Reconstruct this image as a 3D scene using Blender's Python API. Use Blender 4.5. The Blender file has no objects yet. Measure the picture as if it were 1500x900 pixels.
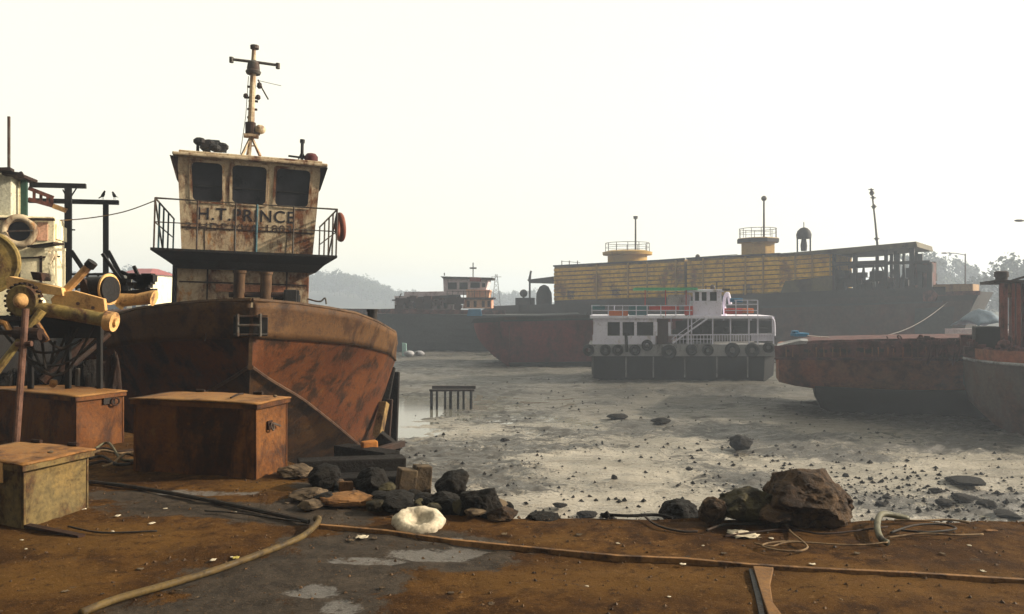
import bpy, bmesh, math, random
from mathutils import Vector, Matrix, noise
R = math.radians
rnd = random.Random(7)
scene = bpy.context.scene
# ---------------------------------------------------------------- camera
F, CAMZ, HOR = 1125.0, 1.65, 440.0
cam = bpy.data.cameras.new('camera'); camo = bpy.data.objects.new('camera', cam)
scene.collection.objects.link(camo); scene.camera = camo
camo.location = (0, 0, CAMZ); camo.rotation_euler = (R(90), 0, 0)
cam.lens = 27.0; cam.sensor_width = 36; cam.shift_y = -10 / 1500
cam.clip_start = 0.05; cam.clip_end = 5000
# ---------------------------------------------------------------- light
SUN_AZ, SUN_EL = math.atan2(0.97, 0.10), R(25)
world = bpy.data.worlds.new("World"); scene.world = world; world.use_nodes = True
wn = world.node_tree.nodes; wl = world.node_tree.links; wn.clear()
sky = wn.new('ShaderNodeTexSky'); sky.sky_type = 'NISHITA'; sky.sun_disc = False
sky.sun_elevation = SUN_EL; sky.sun_rotation = SUN_AZ
sky.air_density = 1.0; sky.dust_density = 6.0; sky.ozone_density = 0.6; sky.altitude = 0
# the hazy veil is brighter towards the sun and dimmer behind the camera
wtc = wn.new('ShaderNodeTexCoord'); wdp = wn.new('ShaderNodeVectorMath'); wdp.operation = 'DOT_PRODUCT'
wdp.inputs[1].default_value = Vector((0.45, 0.86, 0.22)).normalized(); wl.new(wtc.outputs['Generated'], wdp.inputs[0])
wmr = wn.new('ShaderNodeMapRange'); wmr.interpolation_type = 'SMOOTHSTEP'
for _i, _v in ((1, -0.05), (2, 0.45), (3, 0.30), (4, 1.0)): wmr.inputs[_i].default_value = _v
wl.new(wdp.outputs['Value'], wmr.inputs[0])
wvm = wn.new('ShaderNodeMath'); wvm.operation = 'MULTIPLY'; wvm.inputs[1].default_value = 0.092
wl.new(wmr.outputs[0], wvm.inputs[0])
hs = wn.new('ShaderNodeHueSaturation'); hs.inputs['Saturation'].default_value = 0.30
tint = wn.new('ShaderNodeMix'); tint.data_type = 'RGBA'; tint.blend_type = 'MULTIPLY'
tint.inputs[0].default_value = 1; tint.inputs[7].default_value = (1.0, 0.965, 0.87, 1)
veil = wn.new('ShaderNodeMix'); veil.data_type = 'RGBA'; veil.inputs[0].default_value = 0.62
veil.inputs[7].default_value = (10.9, 10.45, 8.45, 1)      # thin bright overcast veil in front of the clear sky
bg = wn.new('ShaderNodeBackground'); bg.inputs['Strength'].default_value = 0.15
wo = wn.new('ShaderNodeOutputWorld')
wl.new(sky.outputs[0], hs.inputs['Color']); wl.new(hs.outputs[0], tint.inputs[6])
wl.new(tint.outputs[2], veil.inputs[6]); wl.new(veil.outputs[2], bg.inputs[0]); wl.new(bg.outputs[0], wo.inputs[0]); wl.new(wvm.outputs[0], bg.inputs['Strength'])
sl = bpy.data.lights.new('sun', 'SUN'); sl.energy = 5.0; sl.angle = R(1.5); sl.color = (1.0, 0.88, 0.70)
so = bpy.data.objects.new('sun', sl); scene.collection.objects.link(so)
sdir = Vector((math.sin(SUN_AZ) * math.cos(SUN_EL), math.cos(SUN_AZ) * math.cos(SUN_EL), math.sin(SUN_EL)))
so.rotation_euler = sdir.to_track_quat('Z', 'Y').to_euler(); so.location = (40, 5, 30)
scene.view_settings.view_transform = 'Standard'; scene.view_settings.look = 'None'
scene.view_settings.gamma = 1; scene.view_settings.exposure = 0.75
scene.view_settings.use_curve_mapping = False
scene.cycles.use_denoising = True
scene.cycles.volume_bounces = 1
scene.cycles.max_bounces = 6
scene.cycles.transparent_max_bounces = 6

# ---------------------------------------------------------------- helpers
def P(px, py, Y): return Vector(((px - 750) / F * Y, Y, CAMZ - (py - HOR) / F * Y))
def G(px, py, z=0.0): return P(px, py, (CAMZ - z) * F / (py - HOR))
def nz(x, y, z=0.0, s=1.0): return noise.noise(Vector((x * s, y * s, z * s)))
def fbm(x, y, z=0.0, o=4):
    a, t, f = 1.0, 0.0, 1.0
    for _ in range(o):
        t += a * noise.noise(Vector((x * f, y * f, z * f))); a *= .5; f *= 2.03
    return t
def lerp(tab, x):
    if x <= tab[0][0]: return tab[0][1]
    for (a, va), (b, vb) in zip(tab, tab[1:]):
        if x <= b:
            t = (x - a) / (b - a); return va + (vb - va) * t
    return tab[-1][1]
def smooth_path(pts, n=6):
    pts = [Vector(p) for p in pts]; out = []
    for i in range(len(pts) - 1):
        p0 = pts[max(i - 1, 0)]; p1 = pts[i]; p2 = pts[i + 1]; p3 = pts[min(i + 2, len(pts) - 1)]
        for k in range(n):
            t = k / n; t2 = t * t; t3 = t2 * t
            out.append(0.5 * ((2 * p1) + (p2 - p0) * t + (2 * p0 - 5 * p1 + 4 * p2 - p3) * t2 + (3 * p1 - p0 - 3 * p2 + p3) * t3))
    out.append(pts[-1]); return out

class MB:
    def __init__(s, warp=None): s.v = []; s.f = []; s.w = warp
    def add(s, vs, fs):
        b = len(s.v)
        for q in vs:
            q = Vector(q); s.v.append(Vector(s.w(q)) if s.w else q)
        for f in fs: s.f.append([b + i for i in f])
        return s
    def box(s, x0, x1, y0, y1, z0, z1, M=None):
        vs = [Vector((x, y, z)) for z in (z0, z1) for y in (y0, y1) for x in (x0, x1)]
        if M: vs = [M @ q for q in vs]
        return s.add(vs, [(0, 2, 3, 1), (4, 5, 7, 6), (0, 1, 5, 4), (2, 6, 7, 3), (0, 4, 6, 2), (1, 3, 7, 5)])
    def bar(s, a, b, w, h=None, up=(0, 0, 1)):
        a = Vector(a); b = Vector(b); d = (b - a).normalized(); h = h or w
        u = Vector(up)
        if abs(d.dot(u)) > .95: u = Vector((0, 1, 0))
        x = d.cross(u).normalized(); y = x.cross(d).normalized()
        vs = [p + x * (i * w / 2) + y * (j * h / 2) for p in (a, b) for j in (-1, 1) for i in (-1, 1)]
        return s.add(vs, [(0, 1, 3, 2), (4, 6, 7, 5), (0, 4, 5, 1), (2, 3, 7, 6), (0, 2, 6, 4), (1, 5, 7, 3)])
    def tube(s, pts, r, n=8, caps=True):
        pts = [Vector(p) for p in pts]; rings = []
        px = None
        for i, p in enumerate(pts):
            d = (pts[min(i + 1, len(pts) - 1)] - pts[max(i - 1, 0)]).normalized()
            if px is None:
                u = Vector((0, 0, 1)) if abs(d.z) < .9 else Vector((1, 0, 0))
                px = d.cross(u).normalized()
            else:
                px = (px - d * px.dot(d)).normalized()
            py = d.cross(px)
            rr = r[i] if isinstance(r, (list, tuple)) else r
            rings.append([p + (px * math.cos(2 * math.pi * k / n) + py * math.sin(2 * math.pi * k / n)) * rr for k in range(n)])
        return s.loft(rings, True, caps)
    def cyl(s, a, b, r0, r1=None, n=12): return s.tube([a, b], [r0, r0 if r1 is None else r1], n)
    def loft(s, rings, closed=True, caps=True):
        n = len(rings[0]); vs = [q for r in rings for q in r]; fs = []
        for i in range(len(rings) - 1):
            for k in range(n if closed else n - 1):
                a = i * n + k; b = i * n + (k + 1) % n
                fs.append((a, b, b + n, a + n))
        if caps:
            fs.append(list(range(n))[::-1]); fs.append([(len(rings) - 1) * n + k for k in range(n)])
        return s.add(vs, fs)
    def lathe(s, c, prof, n=16, M=None):
        c = Vector(c); rings = []
        for r, z in prof:
            ring = [Vector((math.cos(2 * math.pi * k / n) * r, math.sin(2 * math.pi * k / n) * r, z)) for k in range(n)]
            if M: ring = [M @ q for q in ring]
            rings.append([c + q for q in ring])
        return s.loft(rings)
    def sph(s, c, r, n=10, sc=(1, 1, 1)):
        pr = [(max(math.sin(math.pi * k / n), .001), -math.cos(math.pi * k / n)) for k in range(n + 1)]
        M = Matrix.Diagonal((r * sc[0], r * sc[1], r * sc[2]))
        return s.lathe(c, pr, n * 2, M)
    def torus(s, c, Rr, r, axis=(0, 0, 1), n=20, m=8):
        q = Vector(axis).to_track_quat('Z', 'Y').to_matrix(); c = Vector(c)
        vs = []; fs = []
        for i in range(n):
            a = 2 * math.pi * i / n
            for j in range(m):
                b = 2 * math.pi * j / m
                vs.append(c + q @ Vector(((Rr + r * math.cos(b)) * math.cos(a), (Rr + r * math.cos(b)) * math.sin(a), r * math.sin(b))))
                fs.append((i * m + j, ((i + 1) % n) * m + j, ((i + 1) % n) * m + (j + 1) % m, i * m + (j + 1) % m))
        return s.add(vs, fs)
    def prism(s, poly, y0, y1):            # outline in x,z extruded along y
        n = len(poly)
        vs = [(x, y0, z) for x, z in poly] + [(x, y1, z) for x, z in poly]
        fs = [list(range(n)), [n + k for k in range(n)][::-1]] + [(k, k + n, (k + 1) % n + n, (k + 1) % n) for k in range(n)]
        return s.add(vs, fs)
    def slab(s, poly, z0, z1):             # outline in x,y extruded along z
        n = len(poly)
        vs = [(x, y, z0) for x, y in poly] + [(x, y, z1) for x, y in poly]
        fs = [list(range(n))[::-1], [n + k for k in range(n)]] + [(k, (k + 1) % n, (k + 1) % n + n, k + n) for k in range(n)]
        return s.add(vs, fs)
    def build(s, name, mat, parent=None, smooth=False, bevel=0.0, at=None):
        me = bpy.data.meshes.new(name)
        off = Vector((0, 0, 0))
        if parent is None:
            if at is None:
                xs = [q.x for q in s.v]; ys = [q.y for q in s.v]
                off = Vector(((min(xs) + max(xs)) / 2, (min(ys) + max(ys)) / 2, min(q.z for q in s.v)))
            else: off = Vector(at)
        me.from_pydata([tuple(q - off) for q in s.v], [], s.f)
        bm = bmesh.new(); bm.from_mesh(me); bmesh.ops.recalc_face_normals(bm, faces=bm.faces); bm.to_mesh(me); bm.free()
        me.materials.append(mat)
        if smooth is True:
            for p in me.polygons: p.use_smooth = True
        o = bpy.data.objects.new(name, me); scene.collection.objects.link(o)
        o.location = off
        if parent is not None: o.parent = parent
        if smooth == 'auto':
            for p in me.polygons: p.use_smooth = True
            try: me.set_sharp_from_angle(angle=R(35))
            except Exception: pass
        if bevel > 0:
            m = o.modifiers.new('bevel', 'BEVEL'); m.width = bevel; m.segments = 2; m.limit_method = 'ANGLE'; m.angle_limit = R(40)
        return o
def build_split(mb, name, mat, parent, **k):   # every separate piece becomes a part of its own
    par = list(range(len(mb.v)))
    def find(a):
        while par[a] != a: par[a] = par[par[a]]; a = par[a]
        return a
    for f in mb.f:
        for i in f[1:]:
            a, b = find(f[0]), find(i)
            if a != b: par[b] = a
    groups = {}
    for f in mb.f: groups.setdefault(find(f[0]), []).append(f)
    for fs in groups.values():
        idx = sorted({i for f in fs for i in f}); mp_ = {i: n for n, i in enumerate(idx)}
        q = MB(); q.v = [mb.v[i] for i in idx]; q.f = [[mp_[i] for i in f] for f in fs]; q.build(name, mat, parent, **k)
def thing(name, label, cat, loc=(0, 0, 0), rz=0.0, group=None, rot=None):
    o = bpy.data.objects.new(name, None); scene.collection.objects.link(o)
    o.location = loc; o.rotation_euler = rot if rot else (0, 0, rz); o.empty_display_size = .2
    o['label'] = label; o['category'] = cat
    if group: o['group'] = group
    return o
def tag(o, label, cat, group=None, kind=None):
    o['label'] = label; o['category'] = cat
    if group: o['group'] = group
    if kind: o['kind'] = kind
    return o
def struct(o, label=None):
    o['kind'] = 'structure'
    if label: o['label'] = label
    return o
def dup(root, loc, rot=None, label=None, scale=None, group=None):
    r = root.copy(); scene.collection.objects.link(r); r.location = loc
    if rot is not None: r.rotation_euler = rot
    if scale is not None: r.scale = scale if hasattr(scale, '__len__') else (scale,) * 3
    if label: r['label'] = label
    if group: r['group'] = group
    for ch in list(root.children):
        c = ch.copy(); scene.collection.objects.link(c); c.parent = r
        for g in list(ch.children):
            d = g.copy(); scene.collection.objects.link(d); d.parent = c
    return r
class Frame:                                # a ship's own axes: x to starboard or along, y away, z up
    def __init__(s, S, rz): s.S = Vector(S); s.rz = rz; s.c = math.cos(rz); s.s = math.sin(rz)
    def at(s, px, py, ly=0.0):
        t = (px - 750) / F; c, q, S = s.c, s.s, s.S
        lx = (t * (S.y + c * ly) - S.x + q * ly) / (c - t * q)
        Y = S.y + q * lx + c * ly
        return Vector((lx, ly, CAMZ - (py - HOR) / F * Y - S.z))

# ---------------------------------------------------------------- materials
def C(r, g=None, b=None):
    if g is None: g = b = r
    return (r, g, b, 1)
class NT:
    def __init__(s, name):
        s.m = bpy.data.materials.new(name); s.m.use_nodes = True; s.t = s.m.node_tree; s.n = s.t.nodes; s.n.clear()
        s.out = s.n.new('ShaderNodeOutputMaterial'); s.b = s.n.new('ShaderNodeBsdfPrincipled'); s.l(s.b.outputs[0], s.out.inputs[0])
    def l(s, a, b): s.t.links.new(a, b)
    def coord(s, scale=(1, 1, 1), kind='Object', rand=True):
        tc = s.n.new('ShaderNodeTexCoord'); mp = s.n.new('ShaderNodeMapping'); mp.inputs['Scale'].default_value = scale
        s.l(tc.outputs[kind], mp.inputs[0])
        if rand:
            oi = s.n.new('ShaderNodeObjectInfo'); mm = s.math('MULTIPLY', oi.outputs['Random'], 40.0)
            cx = s.n.new('ShaderNodeCombineXYZ')
            s.l(mm, cx.inputs[0]); s.l(mm, cx.inputs[1]); s.l(cx.outputs[0], mp.inputs['Location'])
        return mp.outputs[0]
    def math(s, op, a, b=0.0, clamp=False):
        m = s.n.new('ShaderNodeMath'); m.operation = op; m.use_clamp = clamp
        for i, x in enumerate((a, b)):
            if isinstance(x, (int, float)): m.inputs[i].default_value = x
            else: s.l(x, m.inputs[i])
        return m.outputs[0]
    def noise(s, vec, scale, detail=6, rough=.6, dist=0.0):
        n = s.n.new('ShaderNodeTexNoise'); n.inputs['Scale'].default_value = scale; n.inputs['Detail'].default_value = detail
        n.inputs['Roughness'].default_value = rough; n.inputs['Distortion'].default_value = dist; s.l(vec, n.inputs['Vector']); return n.outputs[0]
    def ramp(s, fac, a, b, ca=0.0, cb=1.0):
        m = s.n.new('ShaderNodeMapRange'); m.interpolation_type = 'SMOOTHSTEP'
        for i, x in enumerate((a, b, ca, cb)): m.inputs[i + 1].default_value = x
        s.l(fac, m.inputs[0]); return m.outputs[0]
    def mix(s, fac, a, b, mode='MIX'):
        m = s.n.new('ShaderNodeMix'); m.data_type = 'RGBA'; m.blend_type = mode
        if isinstance(fac, (int, float)): m.inputs[0].default_value = fac
        else: s.l(fac, m.inputs[0])
        for i, x in ((6, a), (7, b)):
            if isinstance(x, tuple): m.inputs[i].default_value = x
            else: s.l(x, m.inputs[i])
        return m.outputs[2]
    def bump(s, h, strength=.4, dist=.02):
        b = s.n.new('ShaderNodeBump'); b.inputs['Strength'].default_value = strength; b.inputs['Distance'].default_value = dist
        s.l(h, b.inputs['Height']); s.l(b.outputs[0], s.b.inputs['Normal'])
GK = 0.74
KF = {'cream house paint': (2.1, 2.1, 2.0), 'ferry white paint': (1.75, 1.75, 1.75), 'ferry grey strake': (1.6, 1.6, 1.6), 'pale grey green cabin': (1.4, 1.4, 1.35), 'weathered brown plate': (.78, .72, .52), 'rusted orange hull': (.70, .58, .34), 'ochre bottom plate': (1.2, .95, .45), 'rusted box plate': (.66, .50, .26), 'rusted box lid': (.9, .80, .42),
      'mossy cream rusted plate': (.72, .62, .5), 'brown boulder': (.75, .62, .5), 'mossy boulder': (.6, .58, .5), 'wet dark rock': (.30, .24, .19), 'tarred timber': (.35, .3, .26), 'ochre broken brick': (.75, .7, .6),
      'dusty concrete': (.6, .55, .5), 'old cream paint': (1.7, 1.6, 1.4), 'faded yellow plating': (2.7, 2.35, .8), 'maroon antifouling': (1.5, 1, 1), 'muddy steel strip': (2.0, 1.8, 1.3), 'olive rubber hose': (.9, .85, .8),
      'sunlit ochre paint': (1.7, 1.8, 2.2), 'pale yellow turret': (1.3, 1.2, .7), 'bare chine edge': (.6, .55, .5), 'rust red barge side': (2.3, 1.9, 1.6), 'red plastic': (1.9, 1.6, 1.6), 'orange plastic': (1.8, 1.7, 1.5), 'green awning': (1.6, 1.8, 1.6), 'teal plastic': (1.6, 1.6, 1.6), 'darker yellow plating': (2.1, 1.9, .8), 'ferry dark hull': (.6, .6, .62), 'worn dark boat side': (1.5, 1.4, 1.3), 'rust red column': (1.7, 1.5, 1.4), 'brown ship side': (1.2, 1.1, 1.1), 'salmon wall paint': (2.0, 1.9, 1.8), 'mauve grey paint': (2.7, 2.6, 2.6), 'rust mauve coaming': (1.5, 1.15, 1.2), 'dirty white cloth': (.95, .9, .8),
      'slate grey hull': (.8, .8, .82), 'pale blue haze sheet': (.5, .56, .62), 'dark rusted steel': (.7, .65, .6), 'sandy board': (.75, .7, .62), 'brown grit': (.7, .65, .6)}
def M(name, col, col2=None, rust=(0.14, 0.055, 0.022, 1), amt=.5, scale=2.0, rough=.7, streak=.6, bump=.5, bscale=24, metal=0.0, var=.45, soft=.09, stain=None, samt=.6, bd=.012, vert=False):
    kf = tuple(a * GK for a in KF.get(name, (1, 1, 1))); cf = lambda c: None if c is None else tuple(a * b for a, b in zip(c[:3], kf)) + (1,)
    col, col2, rust, stain = cf(col), cf(col2), cf(rust), cf(stain)
    t = NT(name); sz = 1 - .88 * streak
    v0 = t.coord(); v1 = t.coord((1, 1, sz))
    if vert:                                  # streaks that run down the plating: girth along the hull, height
        at_ = t.n.new('ShaderNodeAttribute'); at_.attribute_name = 'girth'; sx_ = t.n.new('ShaderNodeSeparateXYZ'); tc_ = t.n.new('ShaderNodeTexCoord'); t.l(tc_.outputs['Object'], sx_.inputs[0])
        cx_ = t.n.new('ShaderNodeCombineXYZ'); t.l(t.math('MULTIPLY', at_.outputs['Fac'], 1.4), cx_.inputs[0]); t.l(t.math('MULTIPLY', sx_.outputs[2], .9), cx_.inputs[2]); v1 = cx_.outputs[0]
    base = col
    if col2: base = t.mix(t.ramp(t.noise(v0, scale * .45, 4), .38, .62), col, col2)
    if stain: base = t.mix(t.ramp(t.noise(v1, scale * 1.7, 5, .7), samt, samt + .14), base, stain)
    mask = t.ramp(t.noise(v1, scale, 9, .68, .3), 1 - amt - soft, 1 - amt + soft) if False else t.ramp(t.noise(v1, scale, 9, .68, .3), .5 + (.5 - amt) * .55 - soft, .5 + (.5 - amt) * .55 + soft)
    fine = t.noise(v0, bscale, 8, .7)
    rc = t.mix(t.ramp(t.noise(v0, scale * 4, 6), .35, .65), rust, tuple(c * .45 for c in rust[:3]) + (1,))
    colr = t.mix(mask, base, rc)
    g = t.ramp(fine, .25, .75, 1 - var, 1 + var * .55)
    cg = t.n.new('ShaderNodeCombineColor'); [t.l(g, cg.inputs[i]) for i in range(3)]
    colr = t.mix(1.0, colr, cg.outputs[0], 'MULTIPLY')
    if bscale >= 14:
        chip = t.noise(v0, scale * 6, 11, .78, .2); colr = t.mix(t.ramp(chip, .57, .60, 0, .5), colr, tuple(c * .42 for c in rust[:3]) + (1,))
        colr = t.mix(t.ramp(chip, .40, .37, 0, .35), colr, tuple(min(1, c * 1.45) for c in (col2 or col)[:3]) + (1,))
        pit = t.noise(v0, bscale * 4, 5, .8); colr = t.mix(t.ramp(pit, .56, .68, 0, .45), colr, tuple(c * .3 for c in rust[:3]) + (1,))
        colr = t.mix(t.ramp(pit, .42, .32, 0, .30), colr, tuple(min(1, c * 1.7) for c in col[:3]) + (1,))
    t.l(colr, t.b.inputs['Base Color'])
    t.l(t.ramp(fine, .3, .7, max(rough - .15, .05), min(rough + .15, 1)), t.b.inputs['Roughness'])
    t.b.inputs['Metallic'].default_value = metal; t.b.inputs['Specular IOR Level'].default_value = .18
    t.bump(t.math('ADD', fine, t.math('MULTIPLY', mask, .5)), bump, bd)
    return t.m
RUST = (0.17, 0.062, 0.024, 1)
m_bulwark = M('weathered brown plate', C(.135, .068, .032), C(.17, .09, .045), rust=C(.075, .034, .018), amt=.42, scale=1.6, streak=.55, rough=.72, var=.45, bump=.5, vert=True)
m_hull = M('rusted orange hull', C(.15, .050, .020), C(.20, .075, .03), rust=C(.055, .025, .013), amt=.46, scale=2.6, streak=.15, rough=.7, var=.5, bump=.6, stain=C(.22, .11, .05), samt=.60)
m_bottom = M('ochre bottom plate', C(.10, .055, .016), C(.06, .025, .012), rust=C(.03, .015, .01), amt=.5, scale=1.5, rough=.8)
m_white = M('old cream paint', C(.42, .36, .27), C(.33, .27, .2), rust=C(.12, .042, .014), amt=.44, scale=2.6, streak=.6, rough=.6, var=.25, stain=C(.3, .15, .05), samt=.56)
m_whitelit = M('cream house paint', C(.60, .53, .38), C(.5, .44, .3), rust=C(.25, .11, .05), amt=.25, scale=2.2, rough=.6, var=.2)
m_darkrust = M('dark rusted steel', C(.035, .02, .015), C(.05, .028, .018), rust=C(.085, .035, .018), amt=.45, scale=3, rough=.75)
m_black = M('black tarry steel', C(.012, .011, .011), C(.02, .018, .017), rust=C(.05, .025, .015), amt=.25, scale=3, rough=.6)
m_rail = M('worn railing paint', C(.09, .08, .07), C(.13, .12, .1), rust=C(.10, .05, .03), amt=.5, scale=6, rough=.6)
m_blue = M('blue painted pipe', C(.05, .12, .16), C(.06, .15, .17), rust=C(.10, .05, .03), amt=.35, scale=6, rough=.55)
m_box = M('rusted box plate', C(.20, .085, .032), C(.28, .135, .055), rust=C(.085, .034, .018), amt=.45, scale=2.2, streak=.5, rough=.68, var=.4, bump=.5, stain=C(.34, .2, .09), samt=.58)
m_lid = M('rusted box lid', C(.30, .15, .075), C(.36, .2, .11), rust=C(.15, .06, .03), amt=.35, scale=2.6, streak=0, rough=.6, var=.35)
m_box3 = M('mossy cream rusted plate', C(.30, .23, .10), C(.24, .2, .10), rust=C(.13, .07, .035), amt=.45, scale=3.5, streak=.5, rough=.75, var=.5, stain=C(.07, .065, .035), samt=.58)
m_yel = M('sunlit ochre paint', C(.50, .29, .09), C(.42, .22, .07), rust=C(.14, .06, .03), amt=.35, scale=4, streak=.3, rough=.6, var=.3)
m_gyel = M('greenish yellow pipe', C(.34, .23, .07), C(.24, .18, .06), rust=C(.13, .06, .03), amt=.4, scale=5, rough=.6)
m_hose = M('olive rubber hose', C(.15, .105, .038), C(.12, .08, .03), rust=C(.08, .055, .03), amt=.35, scale=7, streak=0, rough=.65, bump=.2)
m_hoseg = M('grey green hose', C(.16, .15, .09), C(.13, .12, .08), rust=C(.07, .05, .03), amt=.35, scale=7, streak=0, rough=.6, bump=.2)
m_steelstrip = M('muddy steel strip', C(.12, .065, .03), C(.16, .09, .045), rust=C(.05, .028, .018), amt=.45, scale=5, streak=0, rough=.7)
m_strip = M('sandy board', C(.34, .19, .08), C(.28, .15, .06), rust=C(.16, .08, .04), amt=.35, scale=5, streak=0, rough=.8)
m_timber = M('tarred timber', C(.014, .011, .009), C(.025, .018, .013), rust=C(.05, .03, .02), amt=.3, scale=4, streak=0, rough=.8, bump=.8, bd=.03)
m_wood = M('bare wood', C(.30, .19, .07), C(.22, .13, .05), rust=C(.1, .055, .025), amt=.35, scale=6, rough=.8)
m_rock = M('brown boulder', C(.17, .125, .085), C(.12, .085, .06), rust=C(.06, .04, .028), amt=.45, scale=6, streak=0, rough=.9, bump=.9, bscale=22, bd=.03, var=.5)
m_rockd = M('wet dark rock', C(.028, .025, .02), C(.04, .034, .026), rust=C(.015, .013, .011), amt=.4, scale=6, streak=0, rough=.85, bump=.8, bd=.03)
m_rocky = M('mossy boulder', C(.16, .135, .07), C(.11, .095, .055), rust=C(.05, .04, .025), amt=.45, scale=6, streak=0, rough=.9, bump=.9, bscale=22, bd=.03)
m_brick = M('ochre broken brick', C(.36, .19, .08), C(.28, .14, .06), rust=C(.14, .075, .04), amt=.35, scale=8, streak=0, rough=.9, bump=.7)
m_conc = M('dusty concrete', C(.26, .2, .13), C(.2, .15, .1), rust=C(.1, .07, .045), amt=.4, scale=8, streak=0, rough=.9, bump=.7)
m_rag = M('dirty white cloth', C(.72, .66, .56), C(.62, .56, .46), rust=C(.3, .22, .14), amt=.2, scale=9, streak=0, rough=.8, bump=.5)
m_ship_y = M('faded yellow plating', C(.36, .25, .055), C(.30, .2, .05), rust=C(.16, .08, .03), amt=.36, scale=.5, streak=.5, rough=.7, bump=.1, bscale=3)
m_ship_yd = M('darker yellow plating', C(.20, .13, .03), C(.15, .10, .03), rust=C(.1, .055, .025), amt=.4, scale=.5, streak=.5, rough=.8, bump=.1, bscale=3)  # darker yellow for the wall bands behind the ribs
m_ship_ty = M('pale yellow turret', C(.42, .28, .09), C(.36, .24, .09), rust=C(.2, .1, .05), amt=.3, scale=.8, rough=.7, bump=.1)
m_ship_d = M('dark ship side', C(.035, .033, .032), C(.05, .042, .04), rust=C(.09, .045, .035), amt=.35, scale=.35, streak=.5, rough=.75, bump=.1, bscale=4)
m_ship_b = M('brown ship side', C(.075, .05, .042), C(.055, .045, .04), rust=C(.10, .045, .035), amt=.45, scale=.35, streak=.5, rough=.75, bump=.1, bscale=4)
m_maroon = M('maroon antifouling', C(.13, .034, .034), C(.10, .028, .03), rust=C(.06, .03, .028), amt=.35, scale=.6, streak=.5, rough=.75, bump=.15, bscale=5)
m_slate = M('slate grey hull', C(.055, .06, .062), C(.07, .075, .075), rust=C(.07, .055, .05), amt=.3, scale=.5, rough=.75, bump=.1, bscale=5)
m_redbarge = M('rust red barge side', C(.16, .065, .04), C(.12, .07, .045), rust=C(.07, .035, .028), amt=.45, scale=1.0, streak=.3, rough=.8, bump=.4, bscale=8, bd=.03)
m_redtop = M('rust mauve coaming', C(.13, .065, .055), C(.10, .05, .045), rust=C(.05, .028, .025), amt=.5, scale=1.8, streak=.3, rough=.8, bump=.6, bscale=8, bd=.03)
m_algae = M('black weeded bottom', C(.018, .018, .016), C(.026, .026, .02), rust=C(.04, .03, .02), amt=.3, scale=1.2, rough=.7)
m_fw = M('ferry white paint', C(.58, .57, .66), C(.50, .49, .58), rust=C(.3, .25, .22), amt=.25, scale=1.2, rough=.55, bump=.05, var=.12)
m_fgrey = M('ferry grey strake', C(.28, .28, .29), C(.2, .2, .21), rust=C(.1, .08, .07), amt=.35, scale=1.5, rough=.7, bump=.1)
m_fdark = M('ferry dark hull', C(.035, .035, .037), C(.05, .048, .05), rust=C(.06, .04, .035), amt=.3, scale=1, rough=.7)
m_rubber = M('tyre rubber', C(.014, .014, .015), C(.022, .022, .022), rust=C(.04, .035, .03), amt=.25, scale=5, rough=.8)
m_red = M('red plastic', C(.42, .05, .04), C(.34, .045, .035), rust=C(.2, .05, .03), amt=.2, scale=3, rough=.6)
m_orange = M('orange plastic', C(.5, .14, .035), C(.42, .11, .03), rust=C(.25, .08, .03), amt=.2, scale=3, rough=.6)
m_teal = M('teal plastic', C(.06, .18, .2), C(.05, .14, .17), rust=C(.05, .08, .08), amt=.2, scale=3, rough=.6)
m_green = M('green awning', C(.08, .32, .15), C(.1, .36, .2), rust=C(.06, .2, .1), amt=.2, scale=3, rough=.7)
m_bluep = M('bright blue tarpaulin', C(.03, .22, .42), C(.03, .18, .36), rust=C(.03, .12, .2), amt=.2, scale=3, rough=.6)
m_palebl = M('pale blue haze sheet', C(.30, .38, .46), C(.36, .43, .5), rust=C(.25, .28, .3), amt=.3, scale=.8, streak=0, rough=.7)
m_brown = M('brown door paint', C(.07, .035, .03), None, rust=C(.05, .03, .025), amt=.3, scale=3, rough=.6)
m_salmon = M('salmon wall paint', C(.42, .2, .14), C(.48, .3, .2), rust=C(.25, .14, .1), amt=.3, scale=1, rough=.75, bump=.1)
m_lilac = M('mauve grey paint', C(.27, .22, .24), C(.34, .3, .31), rust=C(.15, .1, .1), amt=.35, scale=.8, rough=.75, bump=.1)
m_redroof = M('red roof sheet', C(.35, .07, .06), C(.3, .06, .05), rust=C(.2, .07, .05), amt=.3, scale=1.5, rough=.7)
m_cable = M('dark cable', C(.03, .025, .02), None, rust=C(.07, .04, .025), amt=.4, scale=6, streak=0, rough=.7)
m_rope = M('tan rope', C(.26, .17, .09), None, rust=C(.15, .09, .05), amt=.4, scale=8, streak=0, rough=.9)
m_leaf1 = M('hazy green leaves', C(.05, .075, .035), C(.075, .1, .045), rust=C(.035, .05, .025), amt=.4, scale=.3, streak=0, rough=.8, bump=0)
m_trunk = M('tree bark', C(.09, .07, .05), None, rust=C(.05, .04, .03), amt=.4, scale=3, rough=.9)
def glass(name, c=(.006, .006, .008, 1), rough=.12):
    t = NT(name); v = t.coord((1, 1, 1)); n = t.noise(v, 3, 6)
    t.l(t.mix(t.ramp(n, .35, .7), c, tuple(x * 2.6 for x in c[:3]) + (1,)), t.b.inputs['Base Color'])
    t.l(t.ramp(n, .3, .7, rough, rough + .35), t.b.inputs['Roughness']); t.b.inputs['Specular IOR Level'].default_value = .2
    return t.m
m_glass = glass('grimy dark window glass', rough=.25)
m_paint = M('faded black lettering', C(.022, .018, .024), None, rust=C(.16, .1, .06), amt=.2, scale=14, streak=.3, rough=.7, bump=0)
m_paintr = M('faded brown lettering', C(.10, .05, .035), C(.045, .035, .04), rust=C(.28, .2, .13), amt=.42, scale=16, streak=.3, rough=.7, bump=0)
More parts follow.
